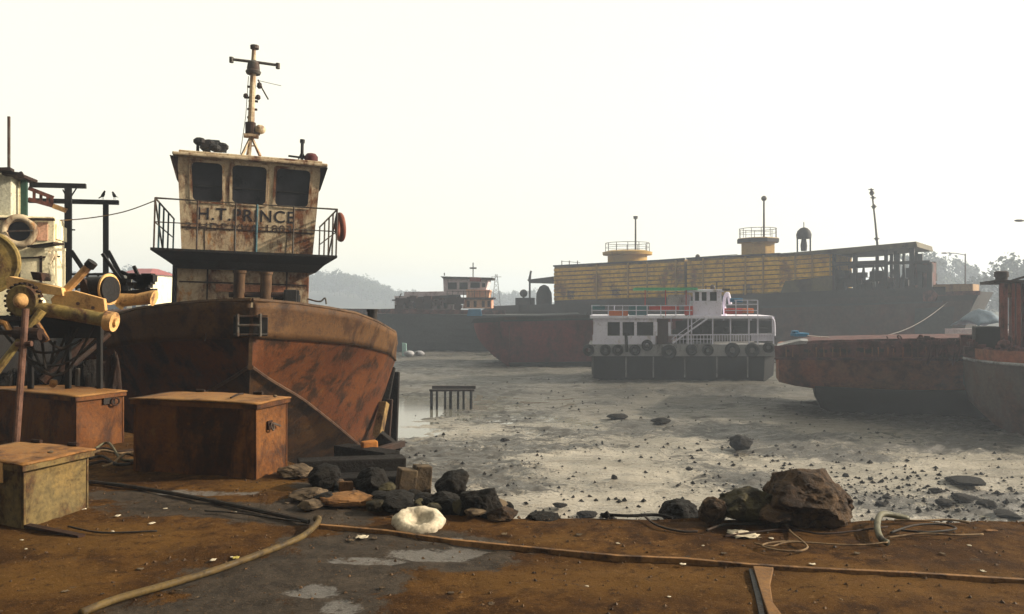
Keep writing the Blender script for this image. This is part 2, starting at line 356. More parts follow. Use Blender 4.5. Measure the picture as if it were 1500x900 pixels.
# ================================================================ THE SETTING
EDGE = [(-60, 9.8), (-5, 9.7), (-4, 9.1), (-2.9, 8.4), (-2.1, 7.75), (-1.9, 7.1), (-1.5, 6.5), (-1.0, 6.1), (-.3, 5.95), (0, 5.82), (4, 5.72), (60, 6.2)]
def edge(x): return lerp(EDGE, x) + .07 * nz(x, 3.1, 0, 1.9) + .03 * nz(x, 9.1, 0, 7)
def ell(px, py, c):
    return ((px - c[0]) / c[2]) ** 2 + ((py - c[1]) / c[3]) ** 2
DARK = [(330, 745, 190, 14), (430, 752, 120, 22), (420, 850, 190, 45), (330, 895, 180, 30), (560, 800, 160, 30), (640, 812, 130, 26), (200, 728, 110, 9), (500, 720, 70, 26), (480, 890, 90, 50)]
SHINE = [(620, 812, 78, 13), (500, 890, 40, 14), (545, 822, 70, 9), (690, 800, 40, 8), (455, 868, 50, 12), (300, 722, 90, 4), (640, 790, 40, 6)]
LIGHTB = [(900, 850, 330, 28), (1250, 855, 260, 30), (150, 790, 170, 26), (800, 790, 60, 10), (70, 850, 120, 30), (400, 712, 90, 9)]  # lighter earth; the sunlight on the right-hand patches is put into the colour
def axis(lo, a, b, hi, step, gf=1.22):
    out = [a + step * i for i in range(int((b - a) / step) + 1)]
    s, q = step, a
    while q > lo: s *= gf; q -= s; out.insert(0, q)
    s, q = step, out[-1]
    while q < hi: s *= gf; q += s; out.append(q)
    return out
def gz(x, y): return .016 * fbm(x * 1.3, y * 1.3) + .009 * fbm(x * 6, y * 6, 0, 5)
def make_ground():
    xs = axis(-60, -6.6, 5.2, 60, .045); ds = [i * .045 for i in range(0, 190)]
    s = .045; d = ds[-1]
    while d < 24: s *= 1.25; d += s; ds.append(d)
    drop = [(.03, -.01), (.08, -.05), (.15, -.16), (.25, -.38), (.45, -.8), (.8, -1.4), (1.3, -2.2), (2.2, -3.0), (3.5, -3.7)]
    rows = [('g', d) for d in ds[::-1]] + [('e', k) for k in range(len(drop))]
    vs = []; dk = []; sh = []; lb = []
    for kind, d in rows:
        for x in xs:
            e = edge(x)
            if kind == 'g':
                y = e - d
                z = .016 * fbm(x * 1.3, y * 1.3) + .009 * fbm(x * 6, y * 6, 0, 5) - .02 * math.exp(-d * 6) + .0
            else:
                dd, z = drop[d]
                soft = 1.0 if x < -.3 else .35
                y = e + dd * (soft * 1.3 if d > 3 else .6); z += .08 * fbm(x * 1.7, y * 1.7) * min(1, dd * 4)
            a = b = c = 0.0
            if kind == 'g' and y > 1.2:
                px = 750 + F * x / y; py = HOR + (CAMZ - 0) * F / y
                n = .45 * fbm(x * 2.3, y * 2.3, 4)
                m = min(ell(px, py, q) for q in DARK); a = max(0, min(1, 1.35 - m - n * 1.3))
                m = min(ell(px, py, q) for q in SHINE); b = max(0, min(1, (1.1 - m - n * 1.6) * 1.5))
                m = min(ell(px, py, q) for q in LIGHTB); c = max(0, min(1, 1.2 - m - n))
                z -= .012 * b
            vs.append((x, y, z)); dk.append(a); sh.append(b); lb.append(c)
    n = len(xs); fs = [(r * n + k, r * n + k + 1, (r + 1) * n + k + 1, (r + 1) * n + k) for r in range(len(rows) - 1) for k in range(n - 1)]
    me = bpy.data.meshes.new('quay_ground'); me.from_pydata(vs, [], fs)
    for nm, arr in (('concrete', dk), ('wet_sheen', sh), ('sunlit_earth', lb)):
        at = me.attributes.new(nm, 'FLOAT', 'POINT'); at.data.foreach_set('value', arr)
    for p in me.polygons: p.use_smooth = True
    t = NT('packed brown earth')
    v = t.coord(rand=False)
    def attr(nm):
        a = t.n.new('ShaderNodeAttribute'); a.attribute_name = nm; return a.outputs['Fac']
    n5 = t.noise(v, 8, 9, .8)
    n1 = t.noise(v, 1.1, 8, .65); n2 = t.noise(v, 5, 8, .7); n3 = t.noise(v, 60, 8, .8); n4 = t.noise(v, 2.6, 7, .75, .8)
    earth = t.mix(t.ramp(n1, .35, .65), C(.052, .023, .006), C(.115, .054, .013))
    earth = t.mix(t.ramp(n2, .42, .66), earth, C(.032, .014, .005))
    earth = t.mix(t.math('MULTIPLY', attr('sunlit_earth'), t.ramp(n2, .3, .6, .15, .6)), earth, C(.155, .078, .018))
    n6 = t.noise(v, 13, 10, .82); earth = t.mix(t.ramp(n6, .53, .60, 0, .75), earth, C(.030, .015, .006)); earth = t.mix(t.ramp(n6, .42, .36, 0, .7), earth, C(.24, .135, .05))
    conc = t.mix(t.ramp(t.math('ADD', t.math('MULTIPLY', n2, .5), t.math('MULTIPLY', n5, .5)), .40, .60), C(.020, .0145, .010), C(.058, .043, .030))
    cm = t.ramp(t.math('ADD', attr('concrete'), t.math('ADD', t.math('MULTIPLY', t.math('SUBTRACT', n4, .5), 2.4), t.math('MULTIPLY', t.math('SUBTRACT', n5, .5), 2.0))), .30, .72)
    col = t.mix(cm, earth, conc)
    fm = t.math('MULTIPLY', t.ramp(t.math('ADD', t.math('MULTIPLY', attr('wet_sheen'), .9), t.math('ADD', t.math('MULTIPLY', t.math('SUBTRACT', n4, .5), 2.0), t.math('MULTIPLY', t.math('SUBTRACT', n5, .5), 2.4))), .38, .9), t.ramp(attr('wet_sheen'), .05, .4))
    col = t.mix(t.math('MULTIPLY', fm, .8), col, C(.11, .10, .088))  # pale sheen of the wet patches mixed into the colour too
    speck = t.ramp(n3, .57, .67); col = t.mix(t.math('MULTIPLY', speck, .75), col, C(.22, .13, .06))
    dsp = t.ramp(n3, .44, .34); col = t.mix(t.math('MULTIPLY', dsp, .75), col, C(.03, .018, .01))
    t.l(col, t.b.inputs['Base Color'])
    ro = t.math('SUBTRACT', t.math('SUBTRACT', .92, t.math('MULTIPLY', cm, .22)), t.math('MULTIPLY', fm, .40))
    t.l(ro, t.b.inputs['Roughness']); t.l(t.math('ADD', .06, t.math('MULTIPLY', t.math('MAXIMUM', t.math('MULTIPLY', cm, .12), fm), .45)), t.b.inputs['Specular IOR Level'])
    t.bump(t.math('ADD', t.math('MULTIPLY', n2, 1.6), t.math('MULTIPLY', n3, 1.2)), 1.0, .022)
    me.materials.append(t.m)
    o = bpy.data.objects.new('quay_ground', me); scene.collection.objects.link(o)
    return struct(o, 'brown earth quay with wet dark concrete patches')
make_ground()

MUD = -3.2
BLOBS = [(-6.0, 33, 4.0, 3.0, -.20), (-3.0, 37, 4.0, 3, -.12), (4, 24, 7, 3.0, .05), (-3, 22, 4, 4, .09), (-4, 28, 4, 2.5, -.03), (9, 30, 8, 5, .04), (1.0, 18.5, 4.0, 2.5, .08), (11, 22, 5, 3, .07), (12, 43, 14, 5, .22), (-5.5, 19, 3, 2.5, .16), (8, 51, 10, 4, .2)]
def mud_h(x, y):
    w = max(0, min(1, .5 + 1.6 * fbm(x * .16, y * .26, 21, 3)))
    h = .085 * fbm(x * .22, y * .30, 1) + .06 * fbm(x * .8, y * 1.3, 5) + (.018 + .085 * w) * fbm(x * 2.6, y * 3.6, 8, 5) + .06 * w * abs(nz(x * 1.1, y * 2.2, 3))
    h += .05 * max(0, nz(x * 2.2, y * 1.4, 7) - .22) * 2
    for cx, cy, rx, ry, a in BLOBS: h += a * math.exp(-((x - cx) / rx) ** 2 - ((y - cy) / ry) ** 2)
    return MUD + h
def make_mud():
    Ys = []; y = 8.0
    while y < 130: Ys.append(y); y *= 1.0058
    while y < 720: Ys.append(y); y *= 1.06
    N = 330; vs = []
    for y in Ys:
        for k in range(N + 1):
            u = (k / N * 2 - 1); x = u * (y * .82 + 4) * (1 if abs(u) < .9 else 1 + (abs(u) - .9) * 12)
            vs.append((x, y, mud_h(x, y) if y < 140 else MUD))
    n = N + 1
    fs = [(r * n + k, r * n + k + 1, (r + 1) * n + k + 1, (r + 1) * n + k) for r in range(len(Ys) - 1) for k in range(N)]
    me = bpy.data.meshes.new('mud_flat'); me.from_pydata(vs, [], fs)
    at = me.attributes.new('churned', 'FLOAT', 'POINT'); at.data.foreach_set('value', [max(0, min(1, .5 + 1.6 * fbm(q[0] * .16, q[1] * .26, 21, 3))) for q in vs])
    for p in me.polygons: p.use_smooth = True
    t = NT('wet tidal mud'); v = t.coord(rand=False); vs_ = t.coord((1, 1.6, 1), rand=False)
    n1 = t.noise(vs_, .35, 6, .6); n2 = t.noise(t.coord((.55, 1.5, 1), rand=False), 1.7, 10, .76, .5); n3 = t.noise(v, 11, 7, .7)
    col = t.mix(t.ramp(n1, .35, .65), C(.19, .168, .132), C(.34, .30, .24))
    ca_ = t.n.new('ShaderNodeAttribute'); ca_.attribute_name = 'churned'
    col = t.mix(t.ramp(t.math('ADD', n2, t.math('MULTIPLY', t.math('SUBTRACT', ca_.outputs['Fac'], .5), .22)), .47, .60), col, C(.045, .039, .030))
    col = t.mix(t.ramp(t.math('ADD', n3, t.math('MULTIPLY', t.math('SUBTRACT', ca_.outputs['Fac'], .5), .10)), .51, .60), col, C(.04, .034, .026))
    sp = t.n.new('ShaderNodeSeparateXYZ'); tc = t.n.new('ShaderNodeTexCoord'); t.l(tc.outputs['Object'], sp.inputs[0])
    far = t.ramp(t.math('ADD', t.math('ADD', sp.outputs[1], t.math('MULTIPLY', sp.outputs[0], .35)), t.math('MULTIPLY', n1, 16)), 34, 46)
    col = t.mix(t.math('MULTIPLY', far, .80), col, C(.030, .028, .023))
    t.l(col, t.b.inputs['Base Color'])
    r = t.math('ADD', t.ramp(n2, .38, .66, .22, .7), t.math('MULTIPLY', far, .2)); t.l(r, t.b.inputs['Roughness'])
    t.b.inputs['Specular IOR Level'].default_value = .5
    t.bump(t.math('ADD', n2, t.math('MULTIPLY', n3, .9)), 1.0, .06)
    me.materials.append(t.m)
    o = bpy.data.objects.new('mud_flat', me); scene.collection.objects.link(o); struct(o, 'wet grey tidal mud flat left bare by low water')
    t = NT('still shallow water'); v = t.coord((1, 3, 1), rand=False)
    t.b.inputs['Base Color'].default_value = C(.13, .125, .10); t.b.inputs['Roughness'].default_value = .07
    t.bump(t.noise(v, 2.5, 4, .6), .06, .02)
    w = MB().add([(-600, 8, 0), (600, 8, 0), (600, 715, 0), (-600, 715, 0)], [(0, 1, 2, 3)]).build('water', t.m, at=(0, 0, 0))
    w.location.z = MUD - .035; struct(w, 'shallow water lying in the hollows of the mud')
make_mud()

# far banks
def bank(name, xs, Yn, depth, hf, mat):
    vs = []; n = 14
    for j in range(n):
        t = j / (n - 1)
        for x in xs:
            z = -4.2 + (4.0 + hf(x)) * (1 - (1 - min(1, t * 2)) ** 2) + .5 * fbm(x * .05, j * .3)
            vs.append((x, Yn + depth * t, z))
    m = len(xs); fs = [(r * m + k, r * m + k + 1, (r + 1) * m + k + 1, (r + 1) * m + k) for r in range(n - 1) for k in range(m - 1)]
    me = bpy.data.meshes.new(name); me.from_pydata(vs, [], fs)
    for p in me.polygons: p.use_smooth = True
    me.materials.append(mat); o = bpy.data.objects.new(name, me); scene.collection.objects.link(o); return struct(o)
m_grass = M('hazy scrub slope', C(.05, .06, .035), C(.07, .07, .04), rust=C(.08, .07, .05), amt=.3, scale=.1, streak=0, rough=.95, bump=0)
hill = [(-700, 9), (-340, 11), (-220, 11.5), (-140, 12.5), (-98, 11), (-78, 7), (-60, 3), (-40, .4), (300, .6)]
bank('far_hill', [(-600 + 14 * i) for i in range(90)], 375, 200, lambda x: lerp(hill, x), m_grass)

# trees
def leaf_tree(seed, h=7.5, w=3.3, clumps=26, per=95, ls=.34):
    r = random.Random(seed); mb = MB(); cl = []
    for i in range(clumps):
        a = r.uniform(0, 6.28); q = r.random() ** .6; z = h * r.uniform(.14, .93)
        k = math.sin(math.pi * min(1, max(.05, (z / h + .08) / 1.15))) ** .5
        cl.append((math.cos(a) * w * q * k * .8, math.sin(a) * w * q * k * .8, z, r.uniform(.45, 1.05) * w * .34))
    for cx, cy, cz, cr in cl:
        for j in range(per):
            d = Vector((r.gauss(0, 1), r.gauss(0, 1), r.gauss(0, .8))).normalized() * cr * r.uniform(.55, 1.1)
            c = Vector((cx, cy, cz)) + d; n1 = Vector((r.gauss(0, 1), r.gauss(0, 1), r.gauss(0, 1))).normalized()
            n2 = n1.orthogonal().normalized(); n3 = n1.cross(n2); s = ls * r.uniform(.5, 1.1)
            mb.add([c + n2 * s, c + n3 * s * .5, c - n2 * s, c - n3 * s * .5], [(0, 1, 2, 3)])
    tk = MB(); tk.tube([(0, 0, -1), (.05, 0, h * .25), (-.1, .05, h * .5), (.1, 0, h * .75)], [.24, .18, .13, .05], 8)
    for cx, cy, cz, cr in cl[:9]: tk.tube([(0, 0, cz * .5), (cx * .5, cy * .5, cz * .8), (cx, cy, cz)], [.08, .06, .02], 5)
    return mb, tk
trees = []
for i, (nm, h, w) in enumerate((('round_tree', 7.5, 3.6), ('tall_tree', 9, 2.8), ('spreading_tree', 6.5, 4.2))):
    t = thing(nm, '-', 'tree', (0, 0, -100)); a, b = leaf_tree(3 + i, h, w)
    a.build('crown', m_leaf1, t); b.build('trunk', m_trunk, t); trees.append([t, False, h])
def plant(kind, px, top, Y, gz, label, group):
    t, used, h = trees[kind]; x = (px - 750) / F * Y; sc = (CAMZ + (HOR - top) / F * Y - gz) / h
    rot = (0, 0, rnd.uniform(0, 6.28)); sc3 = (sc * rnd.uniform(.9, 1.2), sc * rnd.uniform(.9, 1.2), sc)
    if not used:
        t.location = (x, Y, gz); t.rotation_euler = rot; t.scale = sc3; t['label'] = label; t['group'] = group; trees[kind][1] = True; return t
    return dup(t, (x, Y, gz), rot, label, sc3, group)
hillt = [(-60, 412), (0, 405), (60, 402), (120, 400), (170, 402), (205, 396), (235, 399), (262, 402), (440, 408), (462, 405), (480, 401), (505, 402), (525, 405), (545, 411), (562, 418), (580, 425), (600, 429), (622, 431), (650, 432), (725, 429), (745, 431), (768, 430), (790, 428)]
for i, (px, top) in enumerate(hillt):
    for dy in (-30, -14, 0, 14):
        plant((i + dy) % 3, px + dy * .5, top + rnd.uniform(-2, 2) + dy * .1, 425 + dy + rnd.uniform(-6, 6), max(-1.5, lerp(hill, (px - 750) / F * 425) - 4.5),
              'hazy grey green tree on the wooded hill behind the boats', 'trees on the hazy far hill')
rt = [(1352, 372, 100, 'first hazy tree right of the yellow ship, beside its open frame'), (1376, 384, 104, 'low hazy tree second to the right of the yellow ship'), (1398, 381, 108, 'hazy round tree behind the pale orange deckhouse, left of the lamp post'),
      (1422, 392, 112, 'hazy tree directly right of the thin lamp post'), (1440, 402, 116, 'smallest hazy tree in the gap above the pale blue haze sheet'), (1478, 381, 78, 'dark leafy tree rising behind the rusty wheelhouse on the right'),
      (1500, 384, 80, 'dark tree cut by the right picture edge behind the rusty wheelhouse'), (1462, 408, 150, 'pale far tree to the left of the dark leafy one'), (1330, 378, 96, 'hazy tree seen through the open frame of the yellow ship')]
for i, (px, top, Y, lab) in enumerate(rt): plant(i % 3, px, top, Y * 1.9, -1.0, lab, 'trees behind the yellow ship')
bank('far_bank', [20 + 8 * i for i in range(60)], 140, 200, lambda x: .2 + 0 * x, m_grass)

# haze: one closed box of air
t = bpy.data.materials.new('morning haze'); t.use_nodes = True; t.node_tree.nodes.clear()
ov = t.node_tree.nodes.new('ShaderNodeOutputMaterial'); pv = t.node_tree.nodes.new('ShaderNodeVolumePrincipled')
pv.inputs['Color'].default_value = (.74, .84, 1.0, 1); pv.inputs['Density'].default_value = .0018; pv.inputs['Anisotropy'].default_value = .25
t.node_tree.links.new(pv.outputs[0], ov.inputs['Volume'])
hz = MB().box(-900, 900, -40, 760, -6, 22).build('haze', t, at=(0, 300, -6)); hz['kind'] = 'stuff'; hz['label'] = 'pale morning haze over the whole harbour'
hz['category'] = 'haze'
# ================================================================ THE BEACHED TUG
ROLL = R(1.5)
T = Frame((-3.6, 10.5, 0), R(19.05))
tug = thing('tug', 'rusty brown tug beached beside the quay, cream wheelhouse with three dark windows and lettering', 'tugboat', T.S, rot=(0, ROLL, T.rz))
TM = Matrix.Translation(T.S) @ Matrix.Rotation(T.rz, 4, 'Z') @ Matrix.Rotation(ROLL, 4, 'Y')
TMi = TM.inverted()
def tp(px, py, ly):                       # local point of the rolled tug that shows at a pixel
    d = Vector(((px - 750) / F, 1, -(py - HOR) / F)); o = Vector((0, 0, CAMZ))
    a = TMi @ o; b = (TMi.to_3x3() @ d); k = (ly - a.y) / b.y; return a + b * k
zt = [(0, 1.64), (.4, 1.60), (1.3, 1.47), (1.9, 1.33), (2.8, 1.12), (4, .88), (6, .74), (10, .72), (16, 1.0)]
zk = [(0, 1.14), (1.5, .98), (4, .52), (6, .34), (16, .4)]
zc = [(0, .74), (.12, .72), (1.5, .12), (3.5, -1.1), (5, -1.6), (17, -1.5)]
zq = [(0, .70), (.12, .68), (1.5, -.45), (3.5, -1.9), (6, -2.9), (17, -3.0)]
bt = [(0, .015), (.06, .13), (.15, .30), (.4, .66), (.8, 1.14), (1.3, 1.58), (1.9, 2.02), (2.8, 2.5), (4, 2.75), (6, 2.88), (12, 2.9), (15, 2.6), (17, 1.9)]
bk = [(0, .01), (.15, .22), (.4, .52), (.8, .96), (1.3, 1.40), (1.9, 1.86), (2.8, 2.40), (4, 2.73), (6, 2.86), (12, 2.88), (15, 2.5), (17, 1.8)]
bc = [(0, .01), (.12, .02), (.5, .2), (1, .48), (1.5, .78), (2.5, 1.45), (3.5, 2.08), (4.5, 2.5), (6, 2.7), (12, 2.75), (15, 2.3), (17, 1.6)]
LYS = [0, .06, .15, .27, .4, .6, .8, 1.05, 1.3, 1.6, 1.9, 2.3, 2.8, 3.2, 3.6, 4, 4.5, 5, 5.5, 6, 7, 8, 9, 10, 12, 14, 15, 16, 17]
def strip(ba, za, bb, zb, rows, side, dent=.012, lys=LYS, yoff=(0, 0)):
    mb = MB(); vs = []
    fine = []
    for a, b in zip(lys, lys[1:]): fine += [a, (a + b) / 2]
    fine.append(lys[-1])
    for ly in fine:
        for r in range(rows + 1):
            t = r / rows
            x = lerp(ba, ly) * (1 - t) + lerp(bb, ly) * t; z = lerp(za, ly) * (1 - t) + lerp(zb, ly) * t
            d = dent * (fbm(ly * 1.3 + 9 * side, z * 1.6, 4) + .5 * abs(math.sin(ly * math.pi / .62)))
            d *= math.sin(math.pi * t) ** .5 if 0 < t < 1 else 0
            if ly < .2: d *= ly * 4
            vs.append((side * (x - d), ly + (yoff[0] * (1 - t) + yoff[1] * t), z))
    n = rows + 1
    return mb.add(vs, [(i * n + k, i * n + k + 1, (i + 1) * n + k + 1, (i + 1) * n + k) for i in range(len(fine) - 1) for k in range(rows)])
def both(*a, **k):
    m = strip(*a, 1, **k); s = strip(*a, -1, **k); return m.add(s.v, s.f)
def girth(o):
    at_ = o.data.attributes.new('girth', 'FLOAT', 'POINT'); vals = []
    for v in o.data.vertices:
        x, y = v.co.x, v.co.y
        g = math.atan2(abs(x), 3.8 - y) * 2.6 if y < 3.8 else 4.084 + (y - 3.8)
        vals.append(g * (1 if x > 0 else -1.3))
    at_.data.foreach_set('value', vals); return o
hull = both(bk, zk, bc, zc, 10, dent=.035).build('hull', m_hull, tug, smooth='auto')
bw = both(bt, zt, bk, zk, 5, dent=.02).build('bulwark', m_bulwark, tug, smooth='auto')
girth(hull); girth(bw)
so_ = bw.modifiers.new('plate', 'SOLIDIFY'); so_.thickness = .03; so_.offset = 1
both(bc, zc, [(0, 0), (17, 0)], zq, 6, dent=.02).build('bottom_plating', m_bottom, tug, smooth='auto')
# transom
MB().prism([(-1.9, 1.0), (1.9, 1.0), (1.6, -1.5), (0, -3.0), (-1.6, -1.5)], 17.0, 17.05).build('transom', m_darkrust, tug)
m_edge = M('weathered brown edge', C(.10, .052, .022), C(.14, .075, .035), rust=C(.06, .028, .012), amt=.42, scale=3, rough=.72)
cap = MB()
for s in (-1, 1): cap.tube([(s * (lerp(bt, y) - .01), y - (.02 if y < .1 else 0), lerp(zt, y) + .01) for y in LYS], .035, 6)
cap.build('cap_rail', m_edge, tug, smooth='auto')
kn = MB()
for s in (-1, 1): kn.tube([(s * (lerp(bk, y) + .002), y + .004, lerp(zk, y)) for y in LYS], .012, 6)
kn.build('knuckle_strake', m_edge, tug, smooth='auto')
m_chine = M('bare chine edge', C(.2, .12, .075), C(.14, .08, .05), rust=C(.09, .04, .025), amt=.4, scale=4, rough=.7)
ch = MB()
for s in (-1, 1): ch.tube([(s * (lerp(bc, y) + .01), y - .01, lerp(zc, y)) for y in LYS], .026, 6)
ch.build('chine_strake', m_chine, tug, smooth='auto')
MB().bar((0, -.03, 1.55), (0, 0.02, .70), .05, .07).build('stem_bar', m_edge, tug)
dk = MB(); pl = [(lerp(bk, y) - .08, y + .03, lerp(zk, y) + .10) for y in LYS[2:]]
dk.loft([[(-a, b, c), (a, b, c), (a, b, c - .05), (-a, b, c - .05)] for a, b, c in pl]).build('deck', m_darkrust, tug)
# fairlead at the stem
p0 = tp(342, 464, -.02); p1 = tp(392, 493, -.02)
fa = MB(); fa.box(p0.x, p1.x, -.03, .02, p1.z, p0.z)
fl = fa.build('fairlead_shadow', m_black, tug, bevel=.01)  # black plate stands in for the dark opening and the shadow behind it
f2 = MB()
for px in (348, 381):
    a = tp(px, 460, -.09); b = tp(px, 493, -.09); f2.cyl(a, b, .022, n=8)
a = tp(348, 477, -.10); b = tp(381, 477, -.10); f2.cyl(a, b, .018, n=8)
for py in (463, 490): f2.bar(tp(342, py, -.05), tp(392, py, -.05), .07, .02)
f2.build('roller', m_rail, fl)
# deckhouse below the platform
a = tp(258, 440, 6.8); b = tp(452, 440, 6.8)
hx0, hx1 = a.x, b.x
dh = MB(); dh.box(hx0, hx1, 6.8, 11.5, .15, 2.40)
dho = dh.build('deckhouse', m_white, tug, bevel=.02)
fr = MB()
for z in (.95, 2.0): fr.box(hx0 + .05, hx1 - .05, 6.78, 6.797, z, z + .03)
for x in (-.9, -.3, .75): fr.box(x, x + .03, 6.775, 6.797, .3, 2.3)
fr.build('stiffener', m_darkrust, dho)
MB().box(tp(316, 420, 6.7).x, tp(418, 420, 6.7).x, 6.70, 6.76, tp(350, 428, 6.7).z, tp(350, 417, 6.7).z).build('rubbing_board', M('orange board', C(.45, .2, .1), C(.36, .15, .08), rust=C(.12, .05, .03), amt=.35, scale=5, rough=.7), tug)
MB().box(hx0 - .09, hx0 - .01, 6.78, 7.1, .2, 2.38).build('side_strip', m_black, tug, bevel=.02)  # dark upright strip beside the left edge of the deckhouse
# towing bitts
for px, top in ((351, 398), (390, 400)):
    q = tp(px, top, 4.0); m = MB(); m.cyl((q.x, 4, .3), (q.x, 4, q.z), .105, n=14); m.cyl((q.x, 4, q.z - .03), (q.x, 4, q.z + .02), .125, n=14)
    m.build('towing_bitt', m_edge, tug, smooth='auto')
q0 = tp(335, 432, 4.0); q1 = tp(415, 432, 4.0); MB().cyl((q0.x, 4, q0.z), (q1.x, 4, q1.z), .05).build('bitt_bar', m_darkrust, tug, smooth='auto')
w = MB()
for i in range(7):
    a = rnd.uniform(400, 445); q = tp(a, 432 + rnd.uniform(-6, 4), 4.6 + rnd.uniform(-.3, .5)); w.box(q.x - .12, q.x + .12, q.y - .1, q.y + .1, q.z - .35, q.z + .02)
w.build('deck_gear', m_black, tug, bevel=.02)
# little bent pipes right of the house
mm = MB(); mm.tube(smooth_path([tp(450, 438, 6), tp(468, 442, 6), tp(476, 437, 6), tp(478, 446, 6)]), .02, 6); mm.build('vent_pipe', m_rail, tug, smooth='auto')
# gunwale bollard
q = tp(545, 474, 2.35); m = MB(); qt = tp(545, 453, 2.35).z; m.cyl((q.x, q.y, q.z - .25), (q.x, q.y, qt), .085, n=14); m.cyl((q.x, q.y, qt - .05), (q.x, q.y, qt), .10, n=14)
m.build('bollard', m_black, tug, smooth='auto')
# bridge platform
Lf = tp(220, 362, 6.0); Rt = tp(494, 375, 6.0); zpl = (Lf.z + Rt.z) / 2
pb = tp(300, 394, 6.5).z
plat = MB(); y0 = 6.0
plat.slab([(Lf.x, y0), (Rt.x, y0), (Rt.x, 10.6), (Lf.x, 10.6)], zpl - .05, zpl)
plat.loft([[(Lf.x, y0, zpl - .052), (Rt.x, y0, zpl - .052), (Rt.x, 10.6, zpl - .052), (Lf.x, 10.6, zpl - .052)],
           [(Lf.x + .25, y0 + .2, zpl - .22), (Rt.x - .25, y0 + .2, zpl - .22), (Rt.x - .25, 10.5, zpl - .22), (Lf.x + .25, 10.5, zpl - .22)],
           [(hx0 + .02, y0 + .5, pb), (hx1 + .12, y0 + .5, pb), (hx1 + .12, 10.4, pb), (hx0 + .02, 10.4, pb)]])
plat.build('bridge_platform', m_black, tug)
# wheelhouse
a = tp(266, 362, 6.8); b = tp(458, 370, 6.8); wx = (b.x - a.x) / 2; wc = (a.x + b.x) / 2
ztop = (tp(300, 233, 6.8).z + tp(430, 243, 6.8).z) / 2; fl_ = .13 / (ztop - zpl)
def wf(q): return Vector((wc + (q.x - wc) * (1 + fl_ / wx * (q.z - zpl)) if abs(q.x - wc) > .2 else q.x, q.y - (q.z - zpl) * .03, q.z))
x0, x1 = wc - wx, wc + wx
wz0 = tp(350, 300, 6.8).z; wz1 = tp(350, 241, 6.8).z
def sx(px): 
    v = tp(px, 270, 6.8).x; return wc + (v - wc) / (1 + fl_ / wx * ((wz0 + wz1) / 2 - zpl))
wins = [(sx(279), sx(328)), (sx(338), sx(392)), (sx(402), sx(455))]
FW = MB(wf); ya, yb = 6.8, 6.86
FW.box(x0, x1, ya, yb, zpl, wz0); FW.box(x0, x1, ya, yb, wz1, ztop)
edges = [x0] + [v for q in wins for v in q] + [x1]
for i in range(0, len(edges), 2): FW.box(edges[i], edges[i + 1], ya, yb, wz0, wz1)
FW.box(x0, x0 + .05, yb, 9.6, zpl, zpl + 1.0); FW.box(x1 - .05, x1, yb, 9.6, zpl, zpl + 1.0)
for xx in ((x0, x0 + .05), (x1 - .05, x1)):
    FW.box(*xx, yb, 9.6, ztop - .3, ztop)
    for yy in (yb, 7.75, 8.7, 9.45): FW.box(*xx, yy, yy + .15, zpl + 1.0, ztop - .3)
FW.box(x0, x1, 9.6, 9.66, zpl, ztop)
wh = FW.build('wheelhouse', m_white, tug)
for xa, xb in wins:
    fo = MB(wf); e = .035; rr = .09
    def rrect(x0_, x1_, z0_, z1_, r):
        pts = []
        for cx, cz, a0 in ((x1_ - r, z1_ - r, 0), (x0_ + r, z1_ - r, 90), (x0_ + r, z0_ + r, 180), (x1_ - r, z0_ + r, 270)):
            for k in range(5): a_ = R(a0 + k * 22.5); pts.append((cx + r * math.cos(a_), cz + r * math.sin(a_)))
        return pts
    inn = rrect(xa + .03, xb - .03, wz0 + .03, wz1 - .03, rr); out = rrect(xa - .02, xb + .02, wz0 - .02, wz1 + .02, .05)
    n = len(inn); vs = [(x, ya - .02, z) for x, z in out] + [(x, ya - .02, z) for x, z in inn] + [(x, ya + .05, z) for x, z in inn] + [(x, ya + .002, z) for x, z in out]
    fs = []
    for k in range(n):
        j = (k + 1) % n; fs += [(k, j, n + j, n + k), (n + k, n + j, 2 * n + j, 2 * n + k), (3 * n + k, 3 * n + j, j, k)]
    fo.add(vs, fs); wfr = fo.build('window_frame', m_white, tug)
    MB(wf).box(xa - .01, xb + .01, ya + .035, ya + .045, wz0 - .01, wz1 + .01).build('pane', m_glass, wfr)
    MB(wf).box(xa + .03, xb - .03, ya + .015, ya + .032, (wz0 + wz1) / 2 - .1, (wz0 + wz1) / 2 - .07).build('glazing_bar', m_black, wfr)
for s, xx in ((-1, x0), (1, x1)):
    for yy in ((7.01, 7.75), (7.9, 8.7), (8.85, 9.45)):
        MB(wf).box(xx + (.02 if s < 0 else -.03), xx + (.03 if s < 0 else -.02), yy[0], yy[1], zpl + 1.0, ztop - .3).build('side_window', m_glass, tug)
# panel seams and a lower dado
se = MB(wf)
for px in (298, 346, 376, 425): 
    xx = sx(px); se.box(xx - .008, xx + .008, ya - .006, ya - .001, zpl + .02, zpl + .5)
se.box(x0 + .02, x1 - .02, ya - .012, ya - .001, zpl + .50, zpl + .53)
se.build('panel_seam', m_darkrust, wh)
# roof
ro = MB(); rz0 = ztop
ro.slab([(x0 - .22, ya - .24), (x1 + .26, ya - .24), (x1 + .26, 9.9), (x0 - .22, 9.9)], rz0, rz0 + .07)
ro.slab([(x0 - .10, ya - .15), (x1 + .15, ya - .15), (x1 + .15, 9.8), (x0 - .10, 9.8)], rz0 + .072, rz0 + .13)
rf = ro.build('roof', m_white, tug, bevel=.02)
rt_ = rz0 + .13
